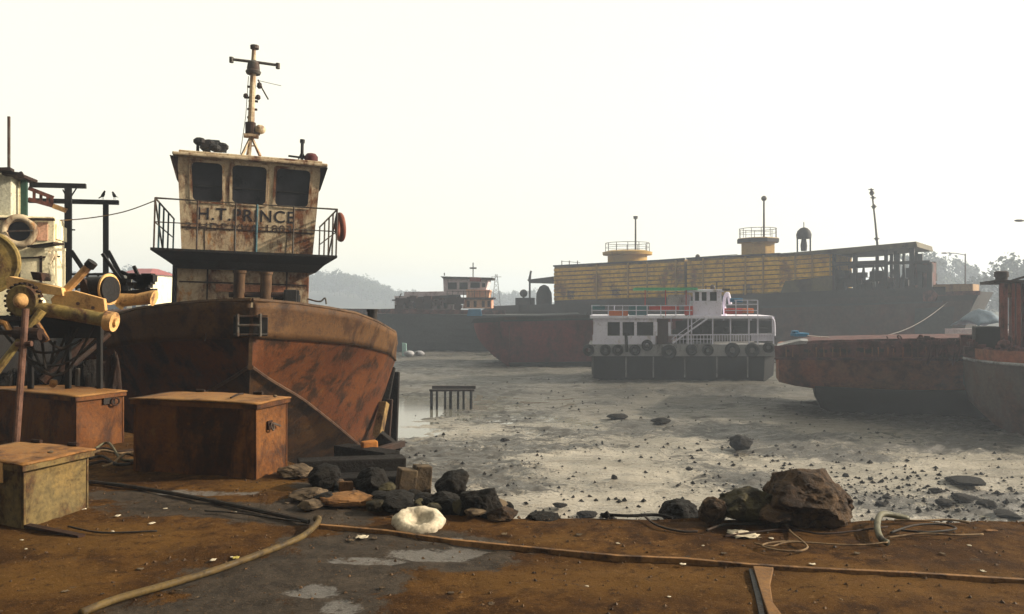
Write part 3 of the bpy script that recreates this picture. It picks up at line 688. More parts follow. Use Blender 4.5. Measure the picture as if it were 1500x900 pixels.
# wings at the roof corners
wg = MB()
for s, xx in ((-1, x0), (1, x1)):
    wg.add([(xx + s * .13, ya - .05, rz0 - .5), (xx + s * .27, ya - .2, rz0 - .01), (xx + s * .10, ya - .05, rz0 - .01), (xx + s * .13, 9.4, rz0 - .5), (xx + s * .27, 9.4, rz0 - .01), (xx + s * .10, 9.4, rz0 - .01)],
           [(0, 1, 2), (3, 4, 5), (0, 1, 4, 3), (1, 2, 5, 4), (0, 2, 5, 3)])
build_split(wg, 'roof_bracket', m_darkrust, rf)
# lettering
def letters(txt, pl, pr, h0, mat, name, parent, yoff=-.006):
    cu = bpy.data.curves.new(name, 'FONT'); cu.body = txt; cu.extrude = .002; cu.space_character = 1.12; cu.offset = .012
    to = bpy.data.objects.new(name + '_src', cu); scene.collection.objects.link(to)
    dg = bpy.context.evaluated_depsgraph_get(); me = bpy.data.meshes.new_from_object(to.evaluated_get(dg))
    bpy.data.objects.remove(to)
    xs = [q.co.x for q in me.vertices]; ys = [q.co.y for q in me.vertices]; mx0, mx1, my0, my1 = min(xs), max(xs), min(ys), max(ys)
    a, b = pl, pr
    for q in me.vertices:
        u = (q.co.x - mx0) / (mx1 - mx0); v = (q.co.y - my0) / (my1 - my0); zz = a.z + (b.z - a.z) * u + h0 * v
        q.co = (a.x + (b.x - a.x) * u, ya - (zz - zpl) * .03 + yoff + q.co.z * .3, zz)
    me.materials.clear(); me.materials.append(mat)
    o = bpy.data.objects.new(name, me); scene.collection.objects.link(o); o.parent = parent; return o
letters('H.T.PRINCE', tp(290, 322, 6.8), tp(431, 328, 6.8), .27, m_paint, 'lettering', wh)
letters('3-HDP.VVA 1803', tp(272, 337, 6.8), tp(427, 342, 6.8), .17, m_paintr, 'lettering', wh)
# railings
zr = (tp(222, 292, 6.05).z + tp(480, 304, 6.05).z) / 2
rl = MB(); X0, X1 = Lf.x + .06, Rt.x - .02
for z in (zr, zpl + (zr - zpl) * .52): rl.tube([(X0, 10.4, z), (X0, 6.06, z), (X1, 6.06, z), (X1, 10.4, z)], .022 if z == zr else .015, 6)
rl.build('hand_rail', m_rail, tug, smooth='auto')
for i, px in enumerate((226, 289, 345, 376, 430, 480)):
    xx = tp(px, 330, 6.06).x
    if i == 0: xx = X0
    if i == 5: xx = X1
    MB().cyl((xx, 6.06, zpl), (xx, 6.06, zr), .026 if i == 3 else .018, n=8).build('rail_post', m_blue if i in (3,) else m_rail, tug, smooth='auto')
for s, xx in ((-1, X0), (1, X1)):
    for yy in (6.9, 7.8, 8.9, 10.3):
        MB().cyl((xx, yy, zpl), (xx, yy, zr), .02, n=8).build('rail_post', m_rail if s > 0 else m_blue, tug, smooth='auto')
    MB().bar((xx, 6.1, zr - .05), (xx, 7.8, zpl + .05), .03).build('rail_brace', m_rail, tug)
# mast on the roof
def mp(px, py, ly=8.2): return tp(px, py, ly)
ma = mp(368, 200); mx = ma.x
mast = MB(); mast.tube([mp(367, 197), mp(369, 150), mp(371, 108), mp(372, 70)], [.085, .075, .07, .045], 10)
mo = mast.build('mast', m_white, tug, smooth='auto')
MB().cyl(mp(373, 72), mp(373, 67), .10, n=12).build('mast_cap', m_rail, mo)
arm = MB(); arm.tube([mp(338, 87), mp(372, 91), mp(408, 96)], .035, 8)
for px, py in ((339, 87), (407, 96)): arm.cyl(mp(px, py - 3), mp(px, py + 5), .05)
arm.build('crossarm', m_rail, mo, smooth='auto')
col = MB(); col.lathe(mp(371, 107), [(.13, 0), (.15, .1), (.13, .24), (.06, .30)], 12); col.lathe(mp(371, 109), [(.16, 0), (.18, .06), (.16, .09)], 12); col.build('masthead_light', m_rail, mo, smooth='auto')
br = MB()
for py, l, r in ((143, 358, 380), (148, 364, 378), (160, 362, 377), (172, 362, 370), (127, 362, 370)): br.bar(mp(l, py), mp(r, py + 1), .07, .04)
for py, l in ((142, 360), (144, 378), (126, 380)): br.lathe(mp(l, py), [(.03, -.04), (.06, 0), (.05, .06), (.02, .08)], 8)
build_split(br, 'lamp_bracket', m_darkrust, mo)
g = MB(); g.tube([mp(378, 117), mp(384, 130), mp(393, 146)], .018, 6); g.bar(mp(377, 118), mp(412, 126), .01); g.lathe(mp(380, 127), [(.03, -.05), (.07, 0), (.03, .06)], 8); g.build('gaff', m_darkrust, mo)
MB().sph(mp(381, 190), .13, 8, (1, 1, .85)).build('radar_dome', m_white, mo, smooth=True)
MB().bar(mp(368, 194), mp(381, 197), .14, .04).build('dome_shelf', m_rail, mo)
tr = MB()
for px in (354, 366, 381):
    tr.bar(mp(368, 200), mp(px, 229, 8.0), .05)
tr.bar(mp(368, 200), mp(362, 228, 9.2), .05); tr.box(mx - .17, mx + .17, 8.05, 8.35, ma.z - .02, ma.z + .03)
tr.bar(mp(360, 214), mp(375, 214), .03); tr.build('tripod', m_white, mo)
lad = MB(); lad.tube([mp(364, 112), mp(360, 170), mp(352, 226, 8.0)], .008, 5); lad.build('stay', m_darkrust, mo)
MB().cyl(mp(367, 196), mp(367, 180), .12, n=12).build('mast_collar', m_darkrust, mo)
# roof gear
j = MB(); r2 = random.Random(3)
for i in range(26):
    px = r2.uniform(291, 330); h = 219 - max(0, (14 - abs(px - 296) * .35)) * r2.uniform(.2, 1) 
    q = tp(px, h, 7.1 + r2.uniform(-.2, .4)); s = r2.uniform(.05, .12)
    if i % 3: j.sph(q, s, 5, (1.2, 1, .8))
    else: j.box(q.x - s, q.x + s, q.y - s, q.y + s, q.z - s, q.z + s * .7)
q = tp(290, 208, 7.2); j.box(q.x - .03, q.x + .03, q.y - .05, q.y + .05, rt_, q.z + .05)
q = tp(328, 219, 7.2); j.sph((q.x, q.y, q.z), .07, 6)
j.build('scrap_heap', m_black, rf)
h = MB(); q = tp(443, 206, 7.0); h.cyl((q.x, q.y, rt_), (q.x, q.y, q.z), .035, n=8); h.cyl((q.x, q.y, q.z - .06), (q.x, q.y, q.z + .02), .055); h.bar((q.x - .3, q.y, rt_ + .12), (q.x + .12, q.y, rt_ + .1), .04); h.bar((q.x - .1, q.y, rt_), (q.x, q.y, rt_ + .25), .03); h.bar((q.x + .1, q.y, rt_), (q.x, q.y, rt_ + .25), .03)
h.build('signal_post', m_black, rf)
q = tp(456, 228, 7.0); MB().lathe((q.x, q.y, rt_ - .01), [(.13, 0), (.15, .03), (.15, .16), (.10, .22), (.03, .235)], 14).build('vent_cowl', M('dark red enamel', C(.12, .025, .025), None, rust=C(.06, .02, .02), amt=.3, scale=6, rough=.6), rf, smooth='auto')
# thin cable over the bow
MB().tube(smooth_path([tp(318, 440, .75), tp(306, 470, .5), tp(300, 500, .35)]), .008, 5).build('hanging_line', m_rail, tug)
# long cable from the left boat to the railing
MB().tube(smooth_path([P(60, 324, 16), P(120, 321, 16), P(180, 311, 16), TM @ Vector((X0, 6.1, zr - .05))]), .012, 5).build('cable', m_rope)
tag(bpy.data.objects['cable'], 'thin sagging cable from the left boat to the railing of the tug', 'cable')
# life ring
q = tp(497, 333, 6.5)
lr = MB().torus((q.x + .02, q.y, q.z), .27, .065, (1, 0.12, 0.1), 28, 10); lo = lr.build('lifebuoy', M('sun bleached orange ring', C(.26, .07, .035), C(.2, .055, .03), rust=C(.14, .05, .03), amt=.3, scale=6, rough=.6), at=(q.x, q.y, q.z), smooth=True)
lo.matrix_world = TM @ Matrix.Translation((q.x, q.y, q.z)); tag(lo, 'faded orange lifebuoy hanging outside the right end of the tug railing', 'lifebuoy')

# props and timbers under the tug
def log(px0, py0, Y0, px1, py1, Y1, w, mat, name, label, cat, group=None, h=None, round_=False):
    a, b = P(px0, py0, Y0), P(px1, py1, Y1); m = MB()
    if round_: m.tube([a, (a + b) / 2 + Vector((.01, .01, .02)), b], [w * .55, w * .5, w * .45], 10)
    else:
        m.bar(a, b, w, h)
    o = m.build(name, mat, at=tuple(a if a.z < b.z else b), bevel=0 if round_ else .015, smooth='auto' if round_ else False); return tag(o, label, cat, group)
log(573, 538, 15.2, 556, 625, 14.9, .17, m_timber, 'timber_prop', 'black timber prop leaning left against the right shoulder of the tug', 'timber')
log(579, 545, 15.4, 575, 662, 15.2, .17, m_timber, 'timber_prop', 'outermost dark upright timber at the right side of the tug', 'timber')
log(563, 590, 14.7, 553, 640, 14.4, .16, m_wood, 'wedge_board', 'sunlit yellow board leaning under the shoulder of the tug', 'timber')
log(571, 585, 15.0, 566, 655, 14.9, .12, m_darkrust, 'timber_prop', 'thin brown prop between the yellow board and the outermost timber', 'timber')
log(553, 640, 12.6, 583, 664, 12.6, .22, m_timber, 'timber_block', 'dark block at the foot of the leaning props', 'timber')
log(530, 655, 10.8, 552, 652, 10.9, .14, m_orange if False else M('orange rusted bracket', C(.55, .22, .04), C(.4, .14, .03), rust=C(.2, .07, .03), amt=.3, scale=8), 'iron_shoe', 'small bright orange rusted iron shoe at the lowest corner of the tug bow', 'iron shoe')
log(540, 664, 10.9, 590, 650, 12.2, .10, m_darkrust, 'timber_batten', 'reddish batten lying across the timbers under the tug', 'timber')
cr = 'tarred timbers stacked under the bow of the tug'
log(436, 690, 8.9, 592, 684, 9.3, .26, m_timber, 'crib_timber', 'top tarred timber of the stack under the tug bow', 'timber', cr)
log(445, 718, 8.7, 600, 712, 8.8, .30, m_timber, 'crib_timber', 'second tarred timber from the top under the tug bow', 'timber', cr)
log(470, 742, 8.2, 600, 740, 8.3, .28, m_timber, 'crib_timber', 'lowest tarred timber of the stack, nearest the white sack', 'timber', cr)
log(455, 700, 9.9, 460, 730, 8.1, .28, m_timber, 'crib_timber', 'tarred timber end pointing at the quay, left in the stack', 'timber', cr)
log(550, 705, 10.0, 545, 738, 7.7, .30, m_timber, 'crib_timber', 'tarred timber end pointing at the quay, right in the stack', 'timber', cr, round_=True)
log(500, 664, 11.2, 575, 676, 10.3, .26, m_timber, 'crib_timber', 'tarred timber highest against the orange iron shoe', 'timber', cr)
# ================================================================ THINGS ON THE QUAY
def iron_box(name, A, rz, w, d, h, label, body_m, lid_m, lid_over=.035, hasp=True, ring='side', tilt=0.0):
    # A: near bottom corner; the front runs to -x, the lit side runs to +y
    t = thing(name, label, 'box', (A.x, A.y, A.z - .01), rot=(tilt, 0, rz), group='rusted iron boxes on the quay')
    b = MB(); n = 10
    def wb(q): return Vector((q.x + .006 * nz(q.y * 3, q.z * 3, q.x), q.y + .008 * nz(q.x * 2.2, q.z * 2.5, 4), q.z))
    th = .012
    for (xa, xb, ya_, yb_) in ((-w, 0, 0, th), (-w, 0, d - th, d), (-w, -w + th, th, d - th), (-th, 0, th, d - th)):
        k = 12
        if xb - xa > yb_ - ya_:
            for i in range(k): b.w = wb; b.box(xa + (xb - xa) * i / k, xa + (xb - xa) * (i + 1) / k, ya_, yb_, 0, h)
        else: b.box(xa, xb, ya_, yb_, 0, h)
    b = MB()
    def panel(o, u, v, nu, nv, nrm):
        vs = []
        for j in range(nv + 1):
            for i in range(nu + 1):
                p = Vector(o) + Vector(u) * (i / nu) + Vector(v) * (j / nv)
                e = min(i, nu - i, 2) / 2 * min(j, nv - j, 2) / 2
                vs.append(p + Vector(nrm) * (.014 * e * fbm(p.x * 2.4 + 3, p.z * 3 + p.y * 2, A.x)))
        m = nu + 1
        b.add(vs, [(r * m + c, r * m + c + 1, (r + 1) * m + c + 1, (r + 1) * m + c) for r in range(nv) for c in range(nu)])
    panel((-w, 0, 0), (w, 0, 0), (0, 0, h), 22, 12, (0, -1, 0)); panel((0, 0, 0), (0, d, 0), (0, 0, h), 10, 12, (1, 0, 0))
    panel((-w, d, 0), (w, 0, 0), (0, 0, h), 6, 4, (0, 1, 0)); panel((-w, 0, 0), (0, d, 0), (0, 0, h), 6, 4, (-1, 0, 0)); panel((-w, 0, h), (w, 0, 0), (0, d, 0), 4, 4, (0, 0, 1))
    bo = b.build('body', body_m, t, smooth='auto')
    e = MB()
    for x, y in ((0, 0), (0, d), (-w, 0)): e.box(x - .02 if x == 0 else x - .006, x + .006 if x == 0 else x + .02, y - .006, y + .012, 0, h - .02)
    build_split(e, 'corner_angle', body_m, bo, bevel=.003)
    o = lid_over; l = MB(); vs = []; nu, nv = 16, 8
    for j in range(nv + 1):
        for i in range(nu + 1):
            x = -w - o + (w + 2 * o) * i / nu; y = -o + (d + 2 * o) * j / nv
            vs.append((x, y, h + .010 + .007 * fbm(x * 2.1, y * 3, A.y) + .010 * math.sin(math.pi * i / nu)))
    m = nu + 1; l.add(vs, [(r * m + c, r * m + c + 1, (r + 1) * m + c + 1, (r + 1) * m + c) for r in range(nv) for c in range(nu)])
    lo_ = l.build('lid', lid_m, t, smooth=True); so2 = lo_.modifiers.new('t', 'SOLIDIFY'); so2.thickness = .012; so2.offset = -1
    li = MB(); li.box(-w - o + .01, o - .004, -o + .004, -o + .012, h - .045, h - .002); li.box(o - .012, o - .004, -o + .013, d + o - .01, h - .045, h - .002); li.build('lip', body_m, lo_)
    hg = MB()
    for x in (-w * .25, -w * .75): hg.cyl((x - .05, d + o, h + .03), (x + .05, d + o, h + .03), .016)
    build_split(hg, 'hinge', m_darkrust, lo_)
    if hasp == 'side':
        q = MB(); q.box(.001, .014, d * .35, d * .50, h * .62, h * .74); q.build('hasp_plate', m_darkrust, t, bevel=.003)
        q = MB(); q.torus((.03, d * .44, h * .66), .035, .009, (1, .3, .2), 14, 6); q.bar((.014, d * .5, h * .7), (.03, d * .7, h * .64), .016); q.build('padlock', m_rail, t, smooth='auto')
    if hasp == 'ring':
        q = MB(); q.box(.001, .02, d * .55, d * .80, h * .80, h * .95); q.build('hasp_plate', m_black, t, bevel=.003)
        q = MB(); q.torus((.04, d * .78, h * .84), .042, .011, (1, -.25, 0), 16, 6); q.build('ring_handle', m_darkrust, t, smooth='auto')
    if hasp == 'tab':
        q = MB(); q.box(-.22, -.16, -.045, -.036, h - .14, h + .01); q.build('hasp_plate', m_yel, t, bevel=.003)
    return t
A2 = G(375, 702); iron_box('iron_box', A2, R(-16), 1.36, .50, .70, 'largest rusted iron box, in the middle of the quay in front of the tug bow', m_box, m_lid, hasp='side')
A1 = G(112, 661); iron_box('iron_box', A1, R(-27), 1.9, .56, .60, 'rusted iron box with a ring handle, behind the leaning pole at the left edge', m_box, m_lid, hasp='ring')
A3 = G(35, 773); iron_box('iron_box', A3, R(-20), .8, .53, .47, 'smallest iron box with a mossy cream side, nearest at the lower left', m_box3, m_lid, lid_over=.045, hasp='tab')
# bits lying on the box lids
def scrap(name, loc, s, mat, label, cat, seed=0, sc=(1, 1, .6), group=None, kind=None):
    r = random.Random(seed); bm = bmesh.new(); bmesh.ops.create_icosphere(bm, subdivisions=5 if s > .1 else 3, radius=1)
    pl = []
    for i in range(20):
        d = Vector((r.gauss(0, 1), r.gauss(0, 1), r.gauss(0, 1))).normalized(); pl.append((d, r.uniform(.72, 1.0)))
    for v in bm.verts:
        d = v.co.normalized(); k = min([p[1] / max(d.dot(p[0]), .12) for p in pl]); k = min(k, 1.15)
        k *= 1 + .10 * noise.fractal(d * 2.2 + Vector((seed, 0, 0)), .8, 2, 6) + .03 * noise.noise(d * 14)
        v.co = Vector((d.x * k * s * sc[0], d.y * k * s * sc[1], d.z * k * s * sc[2]))
    zmin = min(v.co.z for v in bm.verts)
    for v in bm.verts: v.co.z -= zmin * .82
    me = bpy.data.meshes.new(name); bm.to_mesh(me); bm.free(); me.materials.append(mat)
    for p in me.polygons: p.use_smooth = True
    try: me.set_sharp_from_angle(angle=R(28))
    except Exception: pass
    o = bpy.data.objects.new(name, me); scene.collection.objects.link(o); o.location = loc; o.rotation_euler = (0, 0, r.uniform(0, 6.2))
    return tag(o, label, cat, group)
def onlid(px, py, z): return G(px, py, z)
scrap('rust_lump', onlid(78, 567, .63), .05, m_lid, 'square rusty lump lying on the lid of the box with the ring handle', 'lump', 3, (1, 1, 1))
scrap('pebble', onlid(74, 664, .50), .02, m_conc, 'white pebble on the mossy box lid', 'pebble', 4)
scrap('pebble', onlid(403, 582, .73), .02, m_conc, 'pale pebble at the right end of the largest box lid', 'pebble', 5)
hk = MB().tube(smooth_path([onlid(338, 583, .725), onlid(348, 578, .74), onlid(356, 577, .725)]), .009, 6).build('wire_hook', m_darkrust); tag(hk, 'little bent wire lying on the largest box lid', 'wire')
# the leaning pole
a = G(22, 672); b = P(34, 505, 8.1); m = MB(); m.tube([a, (a + b) / 2, b, b + (b - a) * .32], .035, 10); m.tube([b + Vector((-.07, 0, 0)), b + Vector((.09, 0, .01))], .03, 8)
tag(m.build('leaning_pole', M('brown pole paint', C(.14, .065, .04), C(.18, .09, .06), rust=C(.08, .035, .02), amt=.4, scale=6, rough=.6), at=tuple(a), smooth='auto'), 'slender rusty pole leaning in front of the ring handled box', 'pole')
# ---------------------------------------------------------------- the yellow winch
WY = 8.95
wz = thing('deck_winch', 'old ochre yellow winch with a long pipe roller and gears, left of the tug bow', 'winch', (P(60, 0, WY).x, WY, 0))
Wo = Vector(wz.location)
def wp(px, py, dy=0.0): return P(px, py, WY + dy) - Wo
def wpoly(pts, dy0, dy1, name, mat, par, bevel=.006):
    m = MB(); f0 = [wp(x, y, dy0) for x, y in pts]; f1 = [q + Vector((0, dy1 - dy0, 0)) for q in f0]; n = len(pts)
    m.add(f0 + f1, [list(range(n)), [n + k for k in range(n)][::-1]] + [(k, k + n, (k + 1) % n + n, (k + 1) % n) for k in range(n)])
    return m.build(name, mat, par, bevel=bevel)
MB().tube([wp(38, 450, -.05), wp(100, 459, -.05), wp(160, 470, -.05)], .082, 16).build('roller_pipe', m_gyel, wz, smooth='auto')
fl2 = MB(); fl2.cyl(wp(156, 470, -.05), wp(168, 472, -.05), .115, n=16); fl2.cyl(wp(168, 472, -.05), wp(172, 472.5, -.05), .05, n=10); fl2.build('end_flange', m_yel, wz, smooth='auto')
wpoly([(8, 408), (14, 405), (90, 422), (92, 434), (60, 430), (10, 424)], -.02, .10, 'cross_beam', m_yel, wz)
wpoly([(74, 438), (84, 428), (108, 426), (152, 438), (154, 455), (140, 464), (108, 462), (78, 456)], .02, .08, 'side_plate', m_yel, wz)
hp = MB()
for x, y, r in ((87, 451, .022), (114, 445, .02), (136, 451, .02)): hp.cyl(wp(x, y, -.01), wp(x, y, .018), r)
hp.bar(wp(106, 453, .0), wp(128, 458, .0), .05, .03); hp.build('bolt', m_darkrust, wz)
gr = MB(); c = wp(35, 441, -.08)
gr.lathe(c, [(.17, -.05), (.19, -.03), (.19, .03), (.17, .05)], 22, Matrix.Rotation(R(90), 3, 'X'))
gg = gr.build('gear_wheel', m_gyel, wz, smooth='auto')
tt = MB(); MXr = Matrix.Rotation(R(90), 4, 'X')
for k in range(22):
    an = 2 * math.pi * k / 22; tt.bar(c + Vector((math.cos(an) * .185, 0, math.sin(an) * .185)), c + Vector((math.cos(an) * .215, 0, math.sin(an) * .215)), .03, .06, up=(0, 1, 0))
tt.build('gear_teeth', m_darkrust, gg)
hb = MB(); hb.lathe(c + Vector((0, -.06, 0)), [(.09, -.01), (.09, .0), (.05, .05), (.02, .07)], 14, Matrix.Rotation(R(90), 3, 'X')); hb.build('gear_hub', m_yel, gg, smooth='auto')
h2 = MB(); h2.lathe(wp(58, 445, -.03), [(.01, -.06), (.07, -.05), (.085, 0), (.07, .05)], 14, Matrix.Rotation(R(90), 3, 'X')); h2.build('pinion', m_whitelit, wz, smooth='auto')
# big fleeting wheel cut by the frame
bw_ = MB(); c = wp(-24, 385, .25); bw_.torus(c, .36, .035, (.35, -1, 0), 30, 8); bw_.lathe(c, [(.34, -.02), (.34, .02)], 30, (Vector((.35, -1, 0)).to_track_quat('Z', 'Y')).to_matrix())
bw_.build('brake_wheel', m_gyel, wz, smooth='auto')
# strut with cap
st = MB(); st.tube([wp(84, 440, .1), wp(132, 388, .1)], .048, 10); st.build('strut', m_yel, wz, smooth='auto')
st = MB(); st.cyl(wp(130, 391, .1), wp(136, 384, .1), .062); st.build('strut_cap', m_black, wz, smooth='auto')
# drum
dm = MB(); dm.lathe(wp(146, 424, .3), [(.10, -.16), (.155, -.13), (.155, .16)], 20, (Vector((1, -.2, 0)).to_track_quat('Z', 'Y')).to_matrix()); dr = dm.build('drum', m_black, wz, smooth='auto')
df = MB(); df.lathe(wp(160, 424, .3), [(.19, -.012), (.19, .012)], 20, (Vector((1, -.16, 0)).to_track_quat('Z', 'Y')).to_matrix()); df.build('drum_flange', m_yel, dr, smooth='auto')
wpoly([(118, 438), (116, 404), (124, 410), (134, 436)], .15, .2, 'bracket', m_darkrust, wz)
wpoly([(44, 398), (60, 400), (62, 412), (48, 410)], -.05, .12, 'bearing_cap', m_darkrust, wz)
# warping head to the right rear
wr = MB(); wr.tube([wp(172, 444, .5), wp(178, 440, .5), wp(200, 439, .5), wp(222, 436, .5), wp(226, 437, .5)], [.10, .085, .07, .085, .10], 12); wr.build('warping_head', m_yel, wz, smooth='auto')
gg2 = MB()
rr2 = random.Random(9)
for i in range(16):
    q = wp(rr2.uniform(168, 225), rr2.uniform(405, 436), .6); s = rr2.uniform(.03, .09); gg2.box(q.x - s, q.x + s, q.y - .06, q.y + .06, q.z - s * .6, q.z + s * .6)
for a_, b_ in (((178, 398), (186, 402)), ((186, 402), (215, 420)), ((150, 372), (182, 418)), ((196, 390), (206, 412))): gg2.bar(wp(*a_, .6), wp(*b_, .6), .035)
gg2.bar(wp(160, 435, .6), wp(228, 430, .6), .12); gg2.build('gear_housing', m_black, wz)
# lower linkage
lk = MB(); lk.tube([wp(-8, 548, -.35), wp(30, 498, -.3), wp(62, 455, -.2)], [.045, .04, .05], 10); lk.build('brake_lever', m_gyel, wz, smooth='auto')
lk = MB(); lk.bar(wp(-8, 488, -.2), wp(40, 486, -.2), .05); lk.cyl(wp(22, 488, -.3), wp(60, 490, -.3), .07); lk.bar(wp(50, 478, -.25), wp(66, 500, -.25), .05, .08); lk.bar(wp(5, 470, -.1), wp(30, 466, -.1), .05); lk.build('linkage', m_darkrust, wz, bevel=.005)
lk = MB(); lk.tube([wp(-6, 470, -.15), wp(8, 474, -.15), wp(18, 492, -.15)], .035, 8); lk.tube([wp(52, 470, -.2), wp(62, 486, -.2), wp(70, 500, -.2)], .03, 8); build_split(lk, 'link_arm', m_lid, wz, smooth='auto')
lg = MB(); 
for x in (45, 100, 146): lg.bar(wp(x, 455, .1), (wp(x, 455, .1).x, .1, 0.0), .05)
lg.bar(wp(-5, 470, .1), wp(150, 470, .1), .12); lg.bar((wp(45, 0, 0).x, .1, .1), (wp(146, 0, 0).x, .1, .1), .1); lg.build('stand', m_black, wz)
MB().bar(wp(30, 480, .12), wp(150, 480, .12), .06, .25).build('guard_plate', m_black, wz)
# leaning spars and ropes in the gap behind the boxes
for i, (a_, Ya, b_, Yb, w_, lab) in enumerate((((62, 560), 9.4, (150, 478), 9.9, .10, 'dark spar leaning behind the ring handled box, lower of two'), ((90, 548), 9.5, (160, 490), 10.1, .08, 'dark spar leaning behind the ring handled box, upper of two'))):
    a, b = P(*a_, Ya), P(*b_, Yb); tag(MB().tube([a, (a + b) / 2, b], [w_ * .6, w_ * .5, w_ * .4], 8).build('spar', m_darkrust, at=tuple(a), smooth='auto'), lab, 'spar')
for i, (a_, b_) in enumerate((((112, 562), (114, 540)), ((120, 562), (130, 548)))):
    a, b = P(*a_, 9.3), P(*b_, 9.3); tag(MB().bar(a - Vector((0, 0, .6)), b, .03, .05).build('stake', m_rail, at=tuple(a - Vector((0, 0, .6)))), ('upright grey stake', 'slanting grey stake')[i] + ' behind the lid of the ring handled box', 'stake')
# ---------------------------------------------------------------- strips and hoses on the ground
def gh(px, py, dz=0.0): q = G(px, py); q.z = dz; return q
pts = [gh(*p, .022) for p in ((120, 708), (200, 718), (300, 736), (400, 757), (452, 769))]
tag(MB().tube(smooth_path(pts), .018, 8).build('black_hose', m_cable, smooth='auto'), 'black hose lying straight from the mossy box to the bend of the olive hose', 'hose')
s1 = [gh(*p) for p in ((468, 773), (560, 781), (660, 795), (780, 807), (905, 819), (1000, 823), (1100, 832), (1200, 838), (1330, 844), (1510, 855))]
m = MB()
for a, b in zip(s1, s1[1:]): m.bar(a + Vector((0, 0, .017)), b + Vector((0, 0, .017)), .028, .04)
m = MB(); rings = []
for i, q in enumerate(s1):
    d = (s1[min(i + 1, len(s1) - 1)] - s1[max(i - 1, 0)]).normalized(); sd = Vector((-d.y, d.x, 0))
    rings.append([q + sd * .014 + Vector((0, 0, .026)), q - sd * .014 + Vector((0, 0, .024)), q - sd * .014 - Vector((0, 0, .03)), q + sd * .014 - Vector((0, 0, .03))])
m.loft(rings); tag(m.build('steel_edging', m_steelstrip, bevel=.004), 'long narrow steel edging running across the quay to the right edge', 'edging')
hp_ = [gh(*p, .026) for p in ((118, 906), (170, 885), (250, 862), (320, 840), (390, 814), (440, 793), (462, 778), (467, 770), (462, 766))]
hp_[-1].z = .03; hp_[-2].z = .05; hp_[-3].z = .04
tag(MB().tube(smooth_path(hp_, 8), .021, 12).build('olive_hose', m_hose, smooth=True), 'olive hose curving from the edging to the lower left of the picture', 'hose')
a = gh(1103, 838); m = MB()
f = [gh(1103, 836), gh(1133, 838), gh(1128, 862), gh(1132, 890), gh(1150, 915), gh(1128, 915), gh(1116, 880)]
m.slab([(q.x, q.y) for q in f], .004, .03); tag(m.build('sandy_board', m_strip, bevel=.004), 'short sandy board sticking toward the camera from the steel edging', 'board')
m = MB(); f = [gh(1097, 838), gh(1102, 838), gh(1115, 880), gh(1122, 915), gh(1114, 915), gh(1107, 880)]
m.slab([(q.x, q.y) for q in f], .0, .02); tag(m.build('gap_shade', m_black), 'thin black strip laid in as the shade of the gap left of the sandy board', 'gap shade')  # black strip painted in for the dark gap beside the board
m = MB(); m.bar(gh(40, 772, .01), gh(120, 788, .01), .05, .02); tag(m.build('flat_iron', m_darkrust), 'flat dark iron lying in front of the mossy box', 'iron bar')
# hooked grey hose and cables along the edge
hk = [gh(*p, .03) for p in ((1300, 800), (1290, 795), (1285, 783), (1288, 771), (1298, 765), (1330, 764))]
for i, z in enumerate((.02, .03, .05, .07, .06, .02)): hk[i].z = z
tag(MB().tube(smooth_path(hk), .022, 10).build('hose_end', m_hoseg, smooth=True), 'short grey green hose bent like a hook near the right of the quay edge', 'hose')
def cable(pts, r, mat, label, cat='cable', name='loose_cable', z=.012, bumpy=.012):
    q = [gh(*p) for p in pts]
    for i, v in enumerate(q): v.z = z + abs(nz(i * 1.7, pts[0][0] * .1)) * bumpy * 2 + .006
    tag(MB().tube(smooth_path(q, 7), r, 6).build(name, mat, smooth=True), label, cat)
cable([(945, 762), (958, 772), (975, 779), (1000, 783), (1022, 783)], .008, m_cable, 'dark cable sagging over the quay edge left of the boulders')
cable([(1035, 783), (1060, 775), (1100, 772), (1140, 768), (1175, 771)], .009, m_cable, 'dark cable passing just below the mossy boulder')
cable([(1060, 790), (1110, 783), (1160, 780), (1210, 786), (1300, 776)], .007, m_darkrust, 'long brown cable running right from the white rag')
cable([(1150, 772), (1160, 785), (1172, 796), (1183, 806), (1170, 812), (1140, 812), (1118, 806), (1125, 800), (1160, 797), (1180, 800)], .007, m_rope, 'tan cord looped in an oval below the boulders', 'cord', 'cord_loop')
cable([(1105, 800), (1130, 806), (1160, 800), (1250, 803), (1300, 800)], .006, m_rope, 'thin tan cord stretching right of the oval loop', 'cord', 'cord_piece')
cable([(1310, 766), (1350, 768), (1390, 766), (1420, 770)], .008, m_rope, 'pale cord nearest the quay edge right of the hooked hose', 'cord', 'cord_piece')
cable([(1305, 785), (1340, 776), (1380, 774), (1400, 780), (1360, 786), (1320, 782)], .008, m_cable, 'dark coil of cable right of the hooked hose', 'cable', 'cable_coil')
cable([(1300, 792), (1350, 788), (1400, 790), (1440, 787)], .007, m_rope, 'tan cord below the dark coil', 'cord', 'cord_piece')
cable([(880, 757), (920, 760), (960, 758), (985, 763)], .012, m_timber, 'black twig lying along the quay edge left of the sagging cable', 'twig', 'twig')
cable([(100, 775), (150, 785), (230, 782)], .007, m_cable, 'dark wire right of the flat dark iron', 'wire', 'loose_wire')
cable([(0, 660), (20, 669), (60, 676), (95, 672), (124, 669)], .0, m_cable, '-', 'x', 'tmp') if False else None
cable([(440, 768), (400, 764), (350, 757), (300, 752)], .006, m_cable, 'thin wire just below the black hose', 'wire', 'loose_wire')
